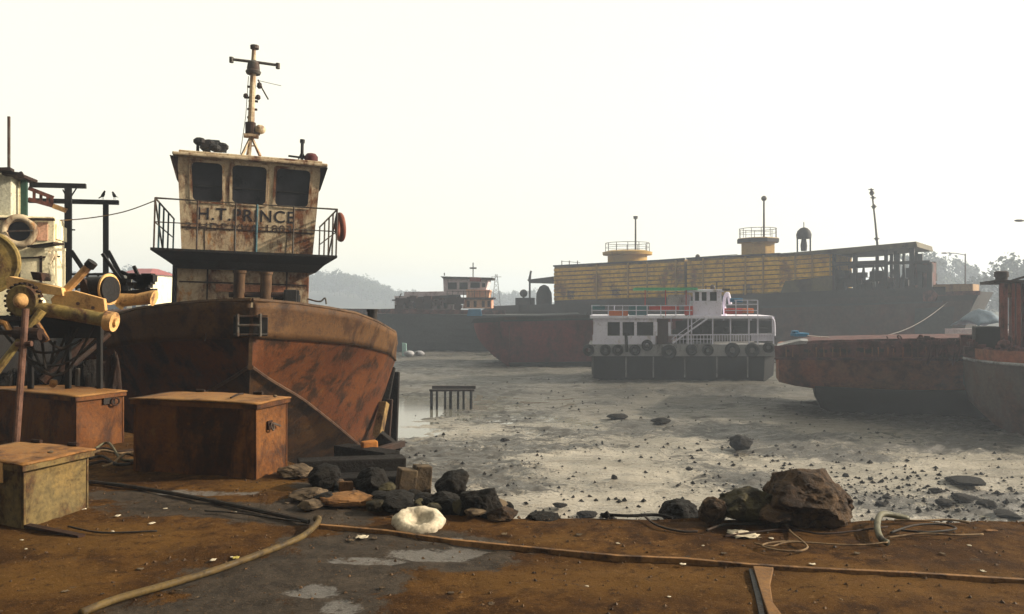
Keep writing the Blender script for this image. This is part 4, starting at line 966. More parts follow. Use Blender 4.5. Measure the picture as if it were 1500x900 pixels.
# scrap pile between the boxes
r3 = random.Random(5)
for i, (x0_, y0_, x1_, y1_, mt) in enumerate(((128, 668, 196, 664, m_darkrust), (126, 676, 198, 670, m_rope), (130, 682, 190, 690, m_cable), (140, 662, 196, 680, m_hoseg), (128, 690, 196, 686, m_darkrust), (150, 694, 199, 678, m_rope))):
    labs = ['rusty strand on top of the scrap between the boxes', 'tan rope second from the top of the scrap between the boxes', 'black cable in the middle of the scrap between the boxes', 'grey green hose slanting through the scrap between the boxes', 'rusty strand at the bottom of the scrap between the boxes', 'tan rope rising to the large box from the scrap']
    cable([(x0_, y0_), ((x0_ * 2 + x1_) / 3, y0_ - 3), ((x0_ + 2 * x1_) / 3, y1_ + 3), (x1_, y1_)], .014, mt, labs[i], 'rope', 'scrap_rope', z=.03 + .015 * (i % 3), bumpy=.04)
# ---------------------------------------------------------------- stones
def stone(px, py, w, h, mat, label, seed, z=0.0, name='rock', cat='rock', group=None, dep=1.0):
    q = G(px, py, z); s = w / F * q.y / 2 / .92; hh = h / F * q.y / 2 / .80
    q.y += s * .5
    return scrap(name, q, s, mat, label, cat, seed, (1, dep, hh / s), group)
stone(1186, 772, 122, 66, m_rock, 'largest brown boulder standing on the quay edge right of centre', 11, name='boulder', cat='boulder')
bpy.data.objects['boulder'].rotation_euler = (0, R(8), R(40))
stone(1098, 768, 88, 38, m_rocky, 'mossy boulder leaning on the left of the largest boulder', 12, name='boulder', cat='boulder')
stone(1046, 769, 38, 30, m_rock, 'small brown stone at the left foot of the mossy boulder', 13)
stone(1138, 774, 60, 28, m_rock, 'low brown stone in front between the two boulders', 14)
stone(1225, 762, 60, 44, m_rock, 'brown stone behind the right foot of the largest boulder', 15, z=-.05)
dr_ = 'dark boulders tumbled down the bank'
stone(1000, 775, 54, 30, m_rockd, 'wet black rock in the mud just left of the boulders', 16, z=-.45, group=dr_)
stone(1088, 659, 32, 18, m_rockd, 'lone dark block in the mud above the boulders', 17, z=MUD + .1)
stone(706, 766, 58, 44, m_rockd, 'greenish black rock right of the white sack', 18, z=-.05, group=dr_)
stone(648, 766, 60, 34, m_rockd, 'dark rock behind the white sack', 19, z=-.08, group=dr_)
stone(792, 770, 46, 16, m_rockd, 'flat black rock at the quay edge right of the greenish one', 20, z=-.06, group=dr_)
stone(660, 738, 50, 40, m_rockd, 'dark rock up the bank beside the two pale blocks', 21, z=-.2, group=dr_)
stone(575, 752, 58, 26, m_rockd, 'long dark rock left of the white sack', 22, z=-.02, group=dr_)
stone(545, 735, 52, 38, m_rockd, 'dark rock directly under the timber stack', 23, z=-.1, group=dr_)
stone(470, 716, 50, 26, m_rockd, 'dark rock at the left foot of the timber stack', 24, z=0, group=dr_)
stone(450, 735, 50, 16, m_conc, 'pale flat stone at the corner below the large box', 25)
stone(500, 745, 90, 18, m_brick, 'low ochre slab of rubble under the upright brick', 26, dep=.5)
stone(430, 700, 50, 14, m_conc, 'pale crust of rubble at the foot of the large box', 27)
stone(455, 748, 34, 12, m_conc, 'small pale stone below the flat one', 28)
stone(735, 768, 40, 20, m_rock, 'brown stone right of the greenish black rock', 29, z=-.03)
def block(px, py, w, h, d, Y, mat, label, rz, name='block', tilt=0.0, cat='block'):
    q = P(px, py, Y); ww = w / F * Y; hh = h / F * Y; m = MB()
    def wb(p): return p + Vector((.012 * nz(p.x * 9, p.y * 9, p.z * 9), .012 * nz(p.z * 9, p.y * 8, 3), .012 * nz(p.x * 9, p.z * 7, 6)))
    m = MB(wb); n = 5
    m.box(-ww / 2, ww / 2, 0, d, 0, hh)
    o = m.build(name, mat, at=(0, 0, 0), bevel=.012); o.location = q; o.rotation_euler = (R(-6), tilt, rz); tag(o, label, cat)
block(507, 735, 20, 28, .07, 6.75, m_brick, 'ochre brick standing on end at the quay corner', R(12), 'brick', 0, 'brick')
block(523, 736, 12, 22, .07, 6.85, m_brick, 'broken brick leaning right of the upright one', R(-10), 'brick', R(-18), 'brick')
block(595, 727, 26, 38, .25, 7.1, m_conc, 'pale squared block in the rubble, left of two', R(14), 'stone_block', R(8))
block(619, 724, 24, 40, .25, 7.15, m_conc, 'pale squared block in the rubble, right of two', R(14), 'stone_block', R(5))
a, b = P(512, 715, 6.9), P(552, 752, 6.2); tag(MB().bar(a, b, .025, .04).build('iron_bar', m_rail), 'thin grey bar slanting down past the upright brick', 'bar')
# the white sack
q = G(610, 779); bm = bmesh.new()
sk = MB(); prof = [(.0, .0), (.10, .0), (.16, .012), (.185, .05), (.175, .095), (.145, .125), (.11, .125), (.085, .10), (.06, .07), (.02, .055), (.001, .055)]
sk.lathe((0, 0, 0), prof, 40)
for i, v in enumerate(sk.v):
    k = 1 + .13 * fbm(v.x * 12, v.y * 12, v.z * 12, 5); sk.v[i] = Vector((v.x * k * 1.02, v.y * k * .8, .78 * v.z * (1 + .15 * fbm(v.x * 11, v.y * 11, 3)) + .006 * nz(v.x * 50, v.y * 50) + .002))
o = sk.build('crumpled_sack', m_rag, at=(0, 0, 0), smooth=True); o.location = q + Vector((0, .1, 0)); o.rotation_euler = (R(24), 0, R(10)); tag(o, 'crumpled white sack lying open on the quay below the timbers', 'sack')
# white rag and paper
def flat(px, py, w, d, mat, label, seed, name, cat, group=None):
    r = random.Random(seed); q = gh(px, py); m = MB(); n = 7; vs = []
    for j in range(n):
        for i in range(n):
            u = i / (n - 1) - .5; v = j / (n - 1) - .5; k = 1 - .5 * (abs(u) + abs(v)) * r.uniform(.2, .9)
            vs.append((u * w * k + .02 * w * r.gauss(0, 1), v * d * k + .03 * d * r.gauss(0, 1), .006 + abs(r.gauss(0, 1)) * .06 * min(w, d)))
    m.add(vs, [(j * n + i, j * n + i + 1, (j + 1) * n + i + 1, (j + 1) * n + i) for j in range(n - 1) for i in range(n - 1)])
    o = m.build(name, mat, at=(0, 0, 0), smooth=True); o.location = q; o.rotation_euler = (0, 0, r.uniform(-.3, .3))
    s_ = o.modifiers.new('t', 'SOLIDIFY'); s_.thickness = .002; return tag(o, label, cat, group)
flat(1092, 786, .24, .14, m_rag, 'white rag lying below the mossy boulder', 1, 'rag', 'rag')
flat(1078, 781, .12, .10, m_rag, 'small pinkish white scrap left of the rag', 2, 'rag', 'rag')
flat(530, 789, .10, .08, m_rag, 'largest pale paper scrap on the wet patch', 3, 'paper_scrap', 'paper')
flat(1452, 779, .10, .05, m_brick, 'orange peel coloured scrap near the right edge', 4, 'paper_scrap', 'paper')
lg_ = 'litter scattered on the quay'
base = None
spots = [(343, 752), (122, 747), (172, 757), (222, 768), (242, 746), (164, 780), (38, 805), (32, 792), (150, 794), (340, 817), (312, 822), (262, 866), (288, 876), (300, 874), (150, 871), (162, 880), (480, 784), (514, 793), (548, 790), (760, 857), (738, 784), (848, 785), (1000, 828), (905, 797), (860, 860), (1030, 800), (1130, 790), (1190, 828), (1420, 800), (1440, 838), (1230, 880), (1300, 866), (980, 875), (660, 870), (720, 886), (1060, 812), (1380, 812), (1340, 800), (1255, 812), (560, 862), (420, 738), (60, 850), (205, 835), (95, 868)]
for i, (px, py) in enumerate(spots):
    if base is None or i % 11 == 0:
        base = flat(px, py, .045, .035, m_conc if i % 22 else m_rag, 'small pale flake of litter lying on the brown quay', 20 + i, 'litter_flake', 'litter', lg_)
    else:
        c_ = base.copy(); scene.collection.objects.link(c_); c_.location = gh(px, py); c_.rotation_euler = (0, 0, r3.uniform(0, 6)); s_ = r3.uniform(.5, 1.25); c_.scale = (s_, s_, s_)
tag(flat(345, 819, .05, .05, M('yellow leaf', C(.5, .4, .1), None, rust=C(.3, .2, .05), amt=.2, scale=20, streak=0, bump=0), 'yellow leaf beside the olive hose', 77, 'fallen_leaf', 'leaf'), 'yellow leaf beside the olive hose', 'leaf')
# gravel
def gravel(name, n, gen, mats, kindlabel, smin, smax):
    m = MB(); r = random.Random(31)
    for i in range(n):
        x, y, z = gen(r); s = smin + (smax - smin) * r.random() ** 3
        a = [Vector((r.uniform(.6, 1), 0, 0)), Vector((0, r.uniform(.6, 1), 0)), Vector((-r.uniform(.6, 1), 0, 0)), Vector((0, -r.uniform(.6, 1), 0)), Vector((r.uniform(-.3, .3), r.uniform(-.3, .3), r.uniform(.4, .9))), Vector((0, 0, -.4))]
        q = Matrix.Rotation(r.uniform(0, 6.28), 3, 'Z'); vs = [Vector((x, y, z)) + (q @ v) * s for v in a]
        m.add(vs, [(0, 1, 4), (1, 2, 4), (2, 3, 4), (3, 0, 4), (1, 0, 5), (2, 1, 5), (3, 2, 5), (0, 3, 5)])
    o = m.build(name, mats, at=(0, 0, 0)); o['kind'] = 'stuff'; o['label'] = kindlabel; o['category'] = 'gravel'; return o
def gq(r):
    x = r.uniform(-6, 5.5); e = edge(x)
    d = r.random() ** 1.8 * 4.5 if r.random() < .6 else r.uniform(0, 4.8)
    return x, e - d - .02, gz(x, e - d - .02) + .002
gravel('gravel', 5200, gq, M('brown grit', C(.22, .13, .06), C(.12, .07, .035), rust=C(.06, .035, .02), amt=.4, scale=3, streak=0, bump=0), 'fine brown grit strewn over the quay', .003, .018)
gravel('pale_grit', 1500, gq, m_brick, 'pale ochre grit strewn over the quay', .002, .011)
def gr_(r):
    x = r.uniform(-4.5, 1.5); e = edge(x); d = r.uniform(0, 1.6); return x, e + d * .6 + .02, -d * .85 + .02
gravel('rubble', 700, gr_, m_rockd, 'small broken rubble on the bank under the quay edge', .02, .09)
def gm(r):
    if r.random() < .30: x, y = 10 + r.gauss(0, 2.4), 19.5 + abs(r.gauss(0, 2.5)) - 2
    else: y = 16.5 + 30 * r.random() ** 1.6; x = r.uniform(-.25, .75) * y
    return x, y, mud_h(x, y) + .01
gravel('mud_clods', 3200, gm, m_rockd, 'dark clods and stones scattered over the mud', .012, .10)
rr4 = random.Random(44)
for i in range(52):
    px = rr4.uniform(455, 745); py = lerp([(455, 742), (560, 752), (745, 768)], px) - rr4.uniform(-2, 26)
    stone(px, py, rr4.uniform(10, 30), rr4.uniform(7, 20), (m_rockd, m_rock, m_rockd, m_rocky, m_rockd, m_conc)[i % 6], 'small broken stone in the dark rubble between the tug and the quay', 100 + i, z=.03 - rr4.uniform(0, .16), name='rubble_stone', cat='stone', group='small stones of the rubble heap')
# countable stones in the mud
ms = [(1420, 712, 50, 8), (1388, 742, 26, 7), (1355, 745, 22, 7), (1420, 735, 34, 7), (1452, 745, 26, 8), (900, 704, 10, 6), (970, 622, 24, 7), (905, 615, 26, 7), (740, 648, 12, 5), (1375, 722, 18, 5), (1300, 732, 12, 5), (1480, 760, 34, 8), (1292, 742, 14, 5), (1240, 700, 10, 5), (860, 760, 26, 8), (820, 745, 18, 6), (1010, 690, 9, 5)]
for i, (px, py, w_, h_) in enumerate(ms):
    Y = (CAMZ - MUD) * F / (py - HOR); stone(px, py, w_, h_, m_rockd, 'dark stone sunk in the pale mud', 60 + i, z=mud_h((px - 750) / F * Y, Y) - .01, name='mud_stone', cat='stone', group='stones sunk in the mud')
# wooden stage in the pool
PY = 34.5
t = thing('wooden_stage', 'broken row of dark posts under a beam standing in the pool right of the tug', 'stage', (P(663, 0, PY).x, PY, MUD - .2))
o0 = Vector(t.location)
for i, px in enumerate((632, 640, 652, 660, 671, 679, 690)):
    for dy in ((0, 1.2) if i in (0, 3, 6) else (0,)):
        a = P(px, 573, PY + dy) - o0; MB().cyl((a.x, dy, -.3), (a.x, dy, a.z), .05 if i % 3 else .065, n=8).build('post', m_timber, t)
a, b = P(629, 572, PY) - o0, P(695, 572, PY) - o0; MB().bar(a, b, .12, .09).build('beam', m_darkrust, t)
MB().bar(a + Vector((0, 1.2, 0)), b + Vector((0, 1.2, 0)), .14, .14).build('beam', m_darkrust, t)
# ---------------------------------------------------------------- the left boat
LB = Frame((-8.6, 12.2, 0), R(19))
lb = thing('left_boat', 'old vessel with cream wheelhouse, porthole and dark davit frames, cut by the left edge', 'boat', LB.S, LB.rz)
def lp(px, py, ly): return LB.at(px, py, ly)
ou = [(-3.6, 0.3), (-2.4, -.6), (-1.0, -.9), (-.2, -.4), (.25, .8), (.45, 2.5), (.5, 6), (.5, 14), (-3.6, 14)]
h = MB(); h.loft([[(x, y, 1.30) for x, y in ou], [(x - .05, y + .05, .4) for x, y in ou], [(x - .25 if x > -3 else x, y + .5, -1.2) for x, y in ou], [(x - .6 if x > -3 else x, y + 1.0, -3.2) for x, y in ou]])
h.build('hull', m_black, lb, smooth='auto')
h = MB(); h.tube([(x, y, 1.34) for x, y in ou[:-1]], .05, 6); h.build('rubbing_strake', m_darkrust, lb)
hy = 3.4
a = lp(-60, 322, hy); b = lp(80, 318, hy); c = lp(88, 430, hy)
m = MB(); m.box(a.x, b.x, hy, hy + .9, 1.28, b.z); ho = m.build('wheelhouse', m_whitelit, lb, bevel=.02)
c0 = lp(-60, 252, hy + .2); c1 = lp(17, 252, hy + .2); c2 = lp(40, 262, hy + .6)
m = MB(); m.box(c0.x, c1.x, hy + .2, hy + .8, b.z, c1.z); m.build('upper_cabin', M('pale grey green cabin', C(.42, .41, .33), C(.5, .48, .38), rust=C(.2, .14, .08), amt=.25, scale=2, rough=.6), lb, bevel=.02)
m = MB(); q = lp(30, 265, hy + .5); q2 = lp(39, 262, hy + .5); m.box(q.x, q2.x, hy + .5, hy + .6, b.z, q2.z); m.build('green_post', M('dark green paint', C(.03, .08, .055), None, rust=C(.05, .04, .03), amt=.3, scale=5), lb)
m = MB(); q = lp(18, 258, hy + .4); q2 = lp(29, 262, hy + .4); m.box(q.x + .01, q2.x, hy + .7, hy + .8, b.z, q2.z); m.build('cabin_panel', m_whitelit, lb)
m = MB(); m.bar(lp(-20, 250, hy), lp(18, 249, hy), .3, .06); m.bar(lp(14, 254, hy), lp(44, 266, hy + .8), .3, .06); m.bar(lp(26, 258, hy), lp(34, 255, hy), .1, .1)
m.build('roof_edge', m_darkrust, lb)
m = MB(); m.bar(lp(-60, 320, hy - .06), lp(80, 322, hy - .06), .06, .05); m.bar(lp(48, 362, hy - .05), lp(86, 357, hy - .3), .3, .04); m.bar(lp(-20, 380, hy - .02), lp(88, 376, hy - .02), .03, .03); m.build('ledge', m_darkrust, ho)
q = lp(28, 339, hy - .03); m = MB(); m.torus((q.x, hy - .03, q.z), .27, .075, (0, 1, 0), 28, 10); m.build('porthole_ring', m_white, ho, smooth=True)
MB().lathe((q.x, hy - .012, q.z), [(.25, -.01), (.25, .01)], 24, Matrix.Rotation(R(90), 3, 'X')).build('porthole_glass', m_glass, ho)
MB().bar(lp(10, 339, hy - .11), lp(48, 338, hy - .11), .03).build('porthole_bar', m_rail, ho)
a = lp(55, 326, hy); b2 = lp(70, 353, hy); MB().box(a.x, b2.x, hy - .02, hy - .002, b2.z, a.z).build('salmon_panel', m_salmon, ho)
a = lp(72, 328, hy); b2 = lp(82, 350, hy); MB().box(a.x, b2.x, hy + .05, hy + 1, b2.z, a.z).build('cream_box', m_whitelit, ho)
for x0_, x1_ in ((24, 30), (58, 62)):
    a = lp(x0_, 375, hy); b2 = lp(x1_, 420, hy); MB().box(a.x, b2.x, hy - .012, hy - .002, 1.5, a.z).build('door_seam', m_darkrust, ho)
m = MB()
for px in (73, 82, 94): m.bar(lp(px, 366, hy - .5), lp(px, 430, hy - .5), .035)
m.bar(lp(66, 366, hy - .5), lp(96, 366, hy - .5), .05); m.bar(lp(68, 366, hy - .5), lp(80, 415, hy - .5), .05); m.bar(lp(70, 385, hy - .5), lp(76, 372, hy - .5), .12)
m.build('ladder_frame', m_whitelit, lb)
MB().cyl(lp(13, 250, hy + 1), lp(13, 171, hy + 1), .03).build('antenna', m_rail, lb)
dy_ = 5.0
m = MB(); m.bar(lp(100, 270, dy_), lp(100, 418, dy_), .13); m.bar(lp(44, 271, dy_), lp(126, 273, dy_), .13, .10); m.bar(lp(104, 368, dy_), lp(128, 404, dy_), .09)
for p in ((92, 278, 98, 290), (112, 276, 103, 290)): m.bar(lp(p[0], p[1], dy_), lp(p[2], p[3], dy_), .025)
m.bar(lp(98, 337, dy_), lp(110, 337, dy_), .03); m.build('davit_frame', m_black, lb)
m = MB(); m.bar(lp(155, 296, dy_ + .8), lp(155, 418, dy_ + .8), .11); m.bar(lp(42, 294, dy_ + .8), lp(174, 297, dy_ + .8), .14, .10); m.bar(lp(158, 368, dy_ + .8), lp(186, 420, dy_ + .8), .09)
m.build('davit_frame', m_black, lb)
m = MB(); m.bar(lp(42, 276, dy_ - .5), lp(78, 290, dy_ - .5), .08); m.bar(lp(42, 292, dy_ - .5), lp(78, 302, dy_ - .5), .08)
for px in (50, 60, 70, 76): m.bar(lp(px, 279 + (px - 42) * .3, dy_ - .5), lp(px, 295 + (px - 42) * .25, dy_ - .5), .05)
m.build('lattice_arm', M('red oxide paint', C(.2, .07, .05), None, rust=C(.1, .05, .04), amt=.4, scale=5), lb)
MB().bar(lp(78, 302, dy_ - .5), lp(97, 309, dy_ - .5), .10).build('arm_tip', m_yel, lb)
m = MB(); m.bar(lp(100, 402, dy_), lp(200, 402, dy_), .05); m.bar(lp(100, 420, dy_), lp(200, 420, dy_), .08)
for px in (112, 128, 144, 172, 190): m.bar(lp(px, 402, dy_), lp(px, 425, dy_), .04)
m.build('stern_railing', m_black, lb)
# crows
LBM = Matrix.Translation(LB.S) @ Matrix.Rotation(LB.rz, 4, 'Z')
def crow(px, py, ly, face, label):
    q = LBM @ lp(px, py, ly); m = MB()
    m.tube([(-.10, 0, .10), (-.04, 0, .10), (.03, 0, .12), (.09, 0, .17), (.12, 0, .21), (.15, 0, .225), (.19, 0, .22)], [.012, .035, .055, .045, .03, .032, .006], 8)
    m.add([(-.08, -.02, .10), (-.08, .02, .10), (-.24, .03, .05), (-.24, -.03, .05), (-.08, 0, .07)], [(0, 1, 2, 3), (4, 1, 2), (4, 3, 0), (4, 2, 3)])
    for s in (-.02, .02): m.cyl((.02, s, .09), (.02, s, 0), .007, n=5)
    o = m.build('crow', m_black, at=(0, 0, 0), smooth='auto'); o.location = q; o.rotation_euler = (0, 0, face); o.scale = (.7, .7, .8); tag(o, label, 'bird', 'crows on the davit beam')
crow(150, 292.6, dy_ + .8, R(-35), 'black crow perched over the post of the lower beam')
crow(168, 292.8, dy_ + .8, R(140), 'black crow perched at the outer end of the lower beam')

rr5 = random.Random(15)
for i in range(7):
    x0_, x1_ = rr5.uniform(-5, 60), rr5.uniform(80, 150); sag = rr5.uniform(490, 545); y0_ = rr5.uniform(455, 480)
    m = MB(); m.tube(smooth_path([wp(x0_, y0_, .1), wp((x0_ * 2 + x1_) / 3, sag, .02), wp((x0_ + 2 * x1_) / 3, sag + 6, .05), wp(x1_, rr5.uniform(466, 500), .1)]), .016, 6)
    m.build('wire_rope', m_cable, wz, smooth='auto')
for i in range(9):
    px = rr5.uniform(10, 175); q = P(px, rr5.uniform(535, 560), 9.55 if px < 130 else 9.3); s_ = rr5.uniform(.10, .2)
    scrap('scrap_lump', (q.x, q.y, 0), s_, m_timber if i % 3 else m_darkrust, 'dark lump of scrap heaped on the quay behind the ring handled box', 'scrap', 200 + i, (1.1, .8, (q.z + .1) / s_ * .55), 'scrap heaped behind the iron boxes')
# ================================================================ SHIPS BEYOND THE MUD
def hull_loft(mb, st, n=8):
    # st: list of (lx, half_breadth_centre y offset near, far, ztop, zbot, flare) -> closed sections
    rings = []
    for rec in st:
        lx, yn, yf, zt_, zb, fl = rec[:6]; dx = rec[6] if len(rec) > 6 else 0
        ring = []
        for k in range(n + 1):
            t = k / n; z = zt_ + (zb - zt_) * t; ring.append((lx + dx * t, yn + fl * (t ** 2.2), z))
        for k in range(n + 1):
            t = 1 - k / n; z = zt_ + (zb - zt_) * t; ring.append((lx + dx * t, yf - fl * (t ** 2.2), z))
        rings.append(ring)
    return mb.loft(rings, True, True)
# ---- the big yellow ship
Lp, Rp = Vector((-3.9, 88, 0)), Vector((35.3, 58, 0))
BF = Frame(Lp, math.atan2(Rp.y - Lp.y, Rp.x - Lp.x))
bs = thing('yellow_ship', 'long dark ship with a ribbed yellow deckhouse, two round topped turrets and open steel frame', 'ship', Lp, BF.rz)
def bp(px, py, ly=0.0): return BF.at(px, py, ly)
ZB = MUD - .4
st = []
for px, top in ((684, 458), (700, 449), (760, 447), (900, 444), (1100, 436), (1300, 431), (1385, 429), (1436, 427)):
    q = bp(px, top); st.append((q.x, 0 if px > 700 else 2, 9 if px > 700 else 7, q.z, ZB, 0.25, 0 if px < 1400 else -2.6))
m = MB(); hull_loft(m, st, 6); m.build('hull', m_ship_d, bs)
q1, q2 = bp(1125, 437, -.06), bp(1428, 429, -.06)
def fpoly(F_, pts, ly0, ly1, name, mat, par, bevel=0):
    m = MB(); f = [F_.at(x, y, ly0) for x, y in pts]; g = [Vector((p.x, ly1, p.z)) for p in f]; n = len(pts)
    m.add(f + g, [list(range(n)), [n + k for k in range(n)][::-1]] + [(k, k + n, (k + 1) % n + n, (k + 1) % n) for k in range(n)])
    return m.build(name, mat, par, bevel=bevel)
fpoly(BF, [(1110, 452), (1300, 446), (1385, 441), (1425, 440), (1408, 500), (1110, 520)], -.12, -.01, 'side_plating', m_ship_b, bs)
fpoly(BF, [(1110, 449), (1380, 441), (1380, 443.5), (1110, 452)], -.22, -.02, 'rubbing_strake', m_slate, bs)
fpoly(BF, [(690, 462), (860, 459), (860, 463), (690, 466)], -.22, -.02, 'rubbing_strake', m_slate, bs)
fpoly(BF, [(1340, 452), (1398, 449), (1394, 492), (1340, 496)], -.15, -.121, 'patched_plating', m_slate, bs)
# bulwark top in front of the deckhouse
fpoly(BF, [(760, 449), (812, 447), (812, 441), (1050, 434), (1230, 425), (1385, 420), (1385, 432), (1000, 444)], -.05, .05, 'bulwark', m_ship_d, bs)
# deckhouses, ribbed
def ribbed(F_, xl, xr, tl, tr, bl, br, ly0, ly1, nrib, mat, name, par, verts=()):
    pts = [(xl, tl), (xr, tr), (xr, br), (xl, bl)]
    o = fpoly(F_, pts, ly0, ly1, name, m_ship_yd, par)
    m = MB()
    for k in range(1, nrib + 1):
        t = k / (nrib + 1)
        a = F_.at(xl, tl + (bl - tl) * t, ly0 - .10); b = F_.at(xr, tr + (br - tr) * t, ly0 - .10); m.bar(a, b, .2, .30)
    m.build('rib', mat, o)
    m = MB()
    for px in verts:
        t = (px - xl) / (xr - xl); m.bar(F_.at(px, tl + (tr - tl) * t + 1, ly0 - .26), F_.at(px, bl + (br - bl) * t, ly0 - .26), .12, .2)
    if verts: build_split(m, 'stanchion', m_ship_ty, o)
    m = MB(); m.bar(F_.at(xl - 1, tl, ly0 - .08), F_.at(xr + 1, tr, ly0 - .08), .25, .16); m.build('top_rail', m_darkrust, o)
    return o
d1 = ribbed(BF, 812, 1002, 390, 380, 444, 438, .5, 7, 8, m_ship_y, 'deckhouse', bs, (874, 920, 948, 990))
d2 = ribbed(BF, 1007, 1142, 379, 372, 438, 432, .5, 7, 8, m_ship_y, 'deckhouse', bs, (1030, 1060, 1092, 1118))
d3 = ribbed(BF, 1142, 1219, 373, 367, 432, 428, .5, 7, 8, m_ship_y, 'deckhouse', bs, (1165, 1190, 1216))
for px, py, w_, h_ in ((836, 432, 10, 12), (902, 428, 12, 12), (1095, 425, 14, 14), (1040, 428, 8, 10), (1175, 420, 16, 12)):
    fpoly(BF, [(px - w_ / 2, py - h_ / 2), (px + w_ / 2, py - h_ / 2), (px + w_ / 2, py + h_ / 2), (px - w_ / 2, py + h_ / 2)], .30, .46, 'door_panel', m_brown, d1 if px < 1000 else d2)
fpoly(BF, [(1150, 412), (1219, 404), (1219, 430), (1142, 432)], .10, .22, 'stained_plate', M('grimy ochre plate', C(.12, .1, .05), C(.16, .13, .06), rust=C(.07, .05, .04), amt=.4, scale=.6), d3)
# turret 1
def disc(F_, px, ly, prof, mat, name, par, n=20):
    m = MB(); q = F_.at(px, 440, ly); m.lathe((q.x, ly, 0), [(r, z) for r, z in prof], n); return m.build(name, mat, par, smooth='auto')
def zz(px, py, ly): return bp(px, py, ly).z
k = bp(948, 400, 3).x - bp(890, 400, 3).x; r1 = k / 2 * .88
disc(BF, 919, 3, [(r1, zz(919, 390, 3)), (r1, zz(919, 375, 3)), (r1 + .5, zz(919, 374, 3)), (r1 + .55, zz(919, 370, 3)), (r1 - .1, zz(919, 367.5, 3))], m_ship_ty, 'turret', bs)
m = MB()
for a_ in range(12):
    an = a_ * math.pi / 6; q = bp(919, 370, 3); x, y = q.x + math.cos(an) * (r1 + .2), 3 + math.sin(an) * (r1 + .2); m.cyl((x, y, q.z), (x, y, q.z + .95), .035, n=5)
q = bp(919, 370, 3); m.torus((q.x, 3, q.z + .95), r1 + .2, .03, n=24, m=5); m.torus((q.x, 3, q.z + .5), r1 + .2, .02, n=24, m=5); m.build('turret_railing', m_rail, bs)
m = MB(); m.cyl(bp(931, 370, 3), bp(931, 320, 3), .10, .08); m.cyl(bp(931, 321, 3), bp(931, 317, 3), .2, .24); m.build('turret_mast', m_rail, bs, smooth='auto')
# turret 2
k = bp(1134, 400, 3).x - bp(1080, 400, 3).x; r2_ = k / 2 * .9; cx = 1110
disc(BF, cx, 3, [(r2_, zz(cx, 384, 3)), (r2_, zz(cx, 357, 3)), (r2_ + .35, zz(cx, 355, 3)), (r2_ + .35, zz(cx, 350, 3)), (r2_ - .1, zz(cx, 349, 3))], m_ship_ty, 'turret', bs, 8)
disc(BF, cx, 3, [(r2_ + .40, zz(cx, 356, 3)), (r2_ + .42, zz(cx, 351, 3))], m_ship_d, 'turret_rim', bs, 8)
m = MB(); q = bp(cx, 349, 3)
for a_ in range(12):
    an = a_ * math.pi / 6; x, y = q.x + math.cos(an) * (r2_ + .1), 3 + math.sin(an) * (r2_ + .1); m.cyl((x, y, q.z), (x, y, q.z + .85), .03, n=5)
m.torus((q.x, 3, q.z + .85), r2_ + .1, .03, n=24, m=5); m.torus((q.x, 3, q.z + .45), r2_ + .1, .02, n=24, m=5); m.build('turret_railing', m_rail, bs)
m = MB(); m.cyl(bp(1119, 350, 3), bp(1119, 294, 3), .10, .08); m.sph(bp(1119, 291, 3), .25, 8); m.build('turret_mast', m_rail, bs, smooth='auto')
# water tank on legs
m = MB()
for px in (1168, 1187):
    for ly in (2.4, 3.6): m.cyl(bp(px, 372, ly), bp(px, 348, ly), .07)
build_split(m, 'tank_stand', m_ship_d, bs)
q = bp(1177.5, 350, 3); m = MB(); m.lathe((q.x, 3, q.z), [(.62, 0), (.66, .35), (.55, .7), (.3, .95), (.06, 1.02)], 18); m.cyl((q.x, 3, q.z + 1), (q.x, 3, q.z + 1.5), .04); m.lathe((q.x, 3, q.z - 1.1), [(.25, 0), (.3, .5), (.2, 1.1)], 12); m.build('domed_tank', m_ship_d, bs, smooth='auto')
# long canopy with sagging edge and the open frame
fpoly(BF, [(1140, 373), (1175, 369), (1342, 354), (1344, 362), (1310, 364), (1250, 371), (1215, 372)], -.2, 7, 'canopy', M('olive canopy sheet', C(.16, .13, .06), C(.12, .1, .05), rust=C(.08, .06, .04), amt=.4, scale=.8), bs)
m = MB()
for px, t_, b_, ly in ((1222, 371, 428, .2), (1252, 372, 430, .2), (1254, 372, 430, 6), (1285, 368, 430, 6), (1298, 362, 428, .2), (1306, 362, 428, 6), (1336, 358, 425, .2), (1341, 356, 425, 6), (1312, 362, 426, 3), (1362, 385, 428, .2)): m.bar(bp(px, t_, ly), bp(px, b_, ly), .25 if px < 1330 else .35)
m.bar(bp(1222, 387, .2), bp(1300, 384, .2), .5, .3); m.bar(bp(1222, 392, 6), bp(1300, 388, 6), .35); m.bar(bp(1296, 386, .2), bp(1362, 384, .2), .25); m.build('open_frame', m_ship_d, bs)
m = MB()
for px, w_ in ((1315, 5), (1348, 6), (1324, 3)): m.bar(bp(px, 372, .6), bp(px, 424, .6), w_ * .055, .4)
build_split(m, 'grey_upright', m_slate, bs)
rr = random.Random(4); m = MB()
for i in range(60):
    px = rr.uniform(1222, 1366); q = bp(px, rr.uniform(400, 428) - (12 if px > 1300 else 0), rr.uniform(.5, 5)); s = rr.uniform(.15, .6); m.box(q.x - s, q.x + s, q.y - .3, q.y + .3, q.z - s * rr.uniform(.5, 1.6), q.z + s * .6)
for i in range(26):
    px = rr.uniform(1222, 1362); a = bp(px, rr.uniform(385, 412), rr.uniform(.5, 5)); m.bar(a, bp(px + rr.uniform(-14, 14), rr.uniform(412, 430), a.y), .1)
m.build('deck_machinery', m_ship_d, bs)
fpoly(BF, [(1340, 385), (1364, 384), (1364, 426), (1340, 427)], .8, 3, 'rust_cabin', m_redtop, bs)
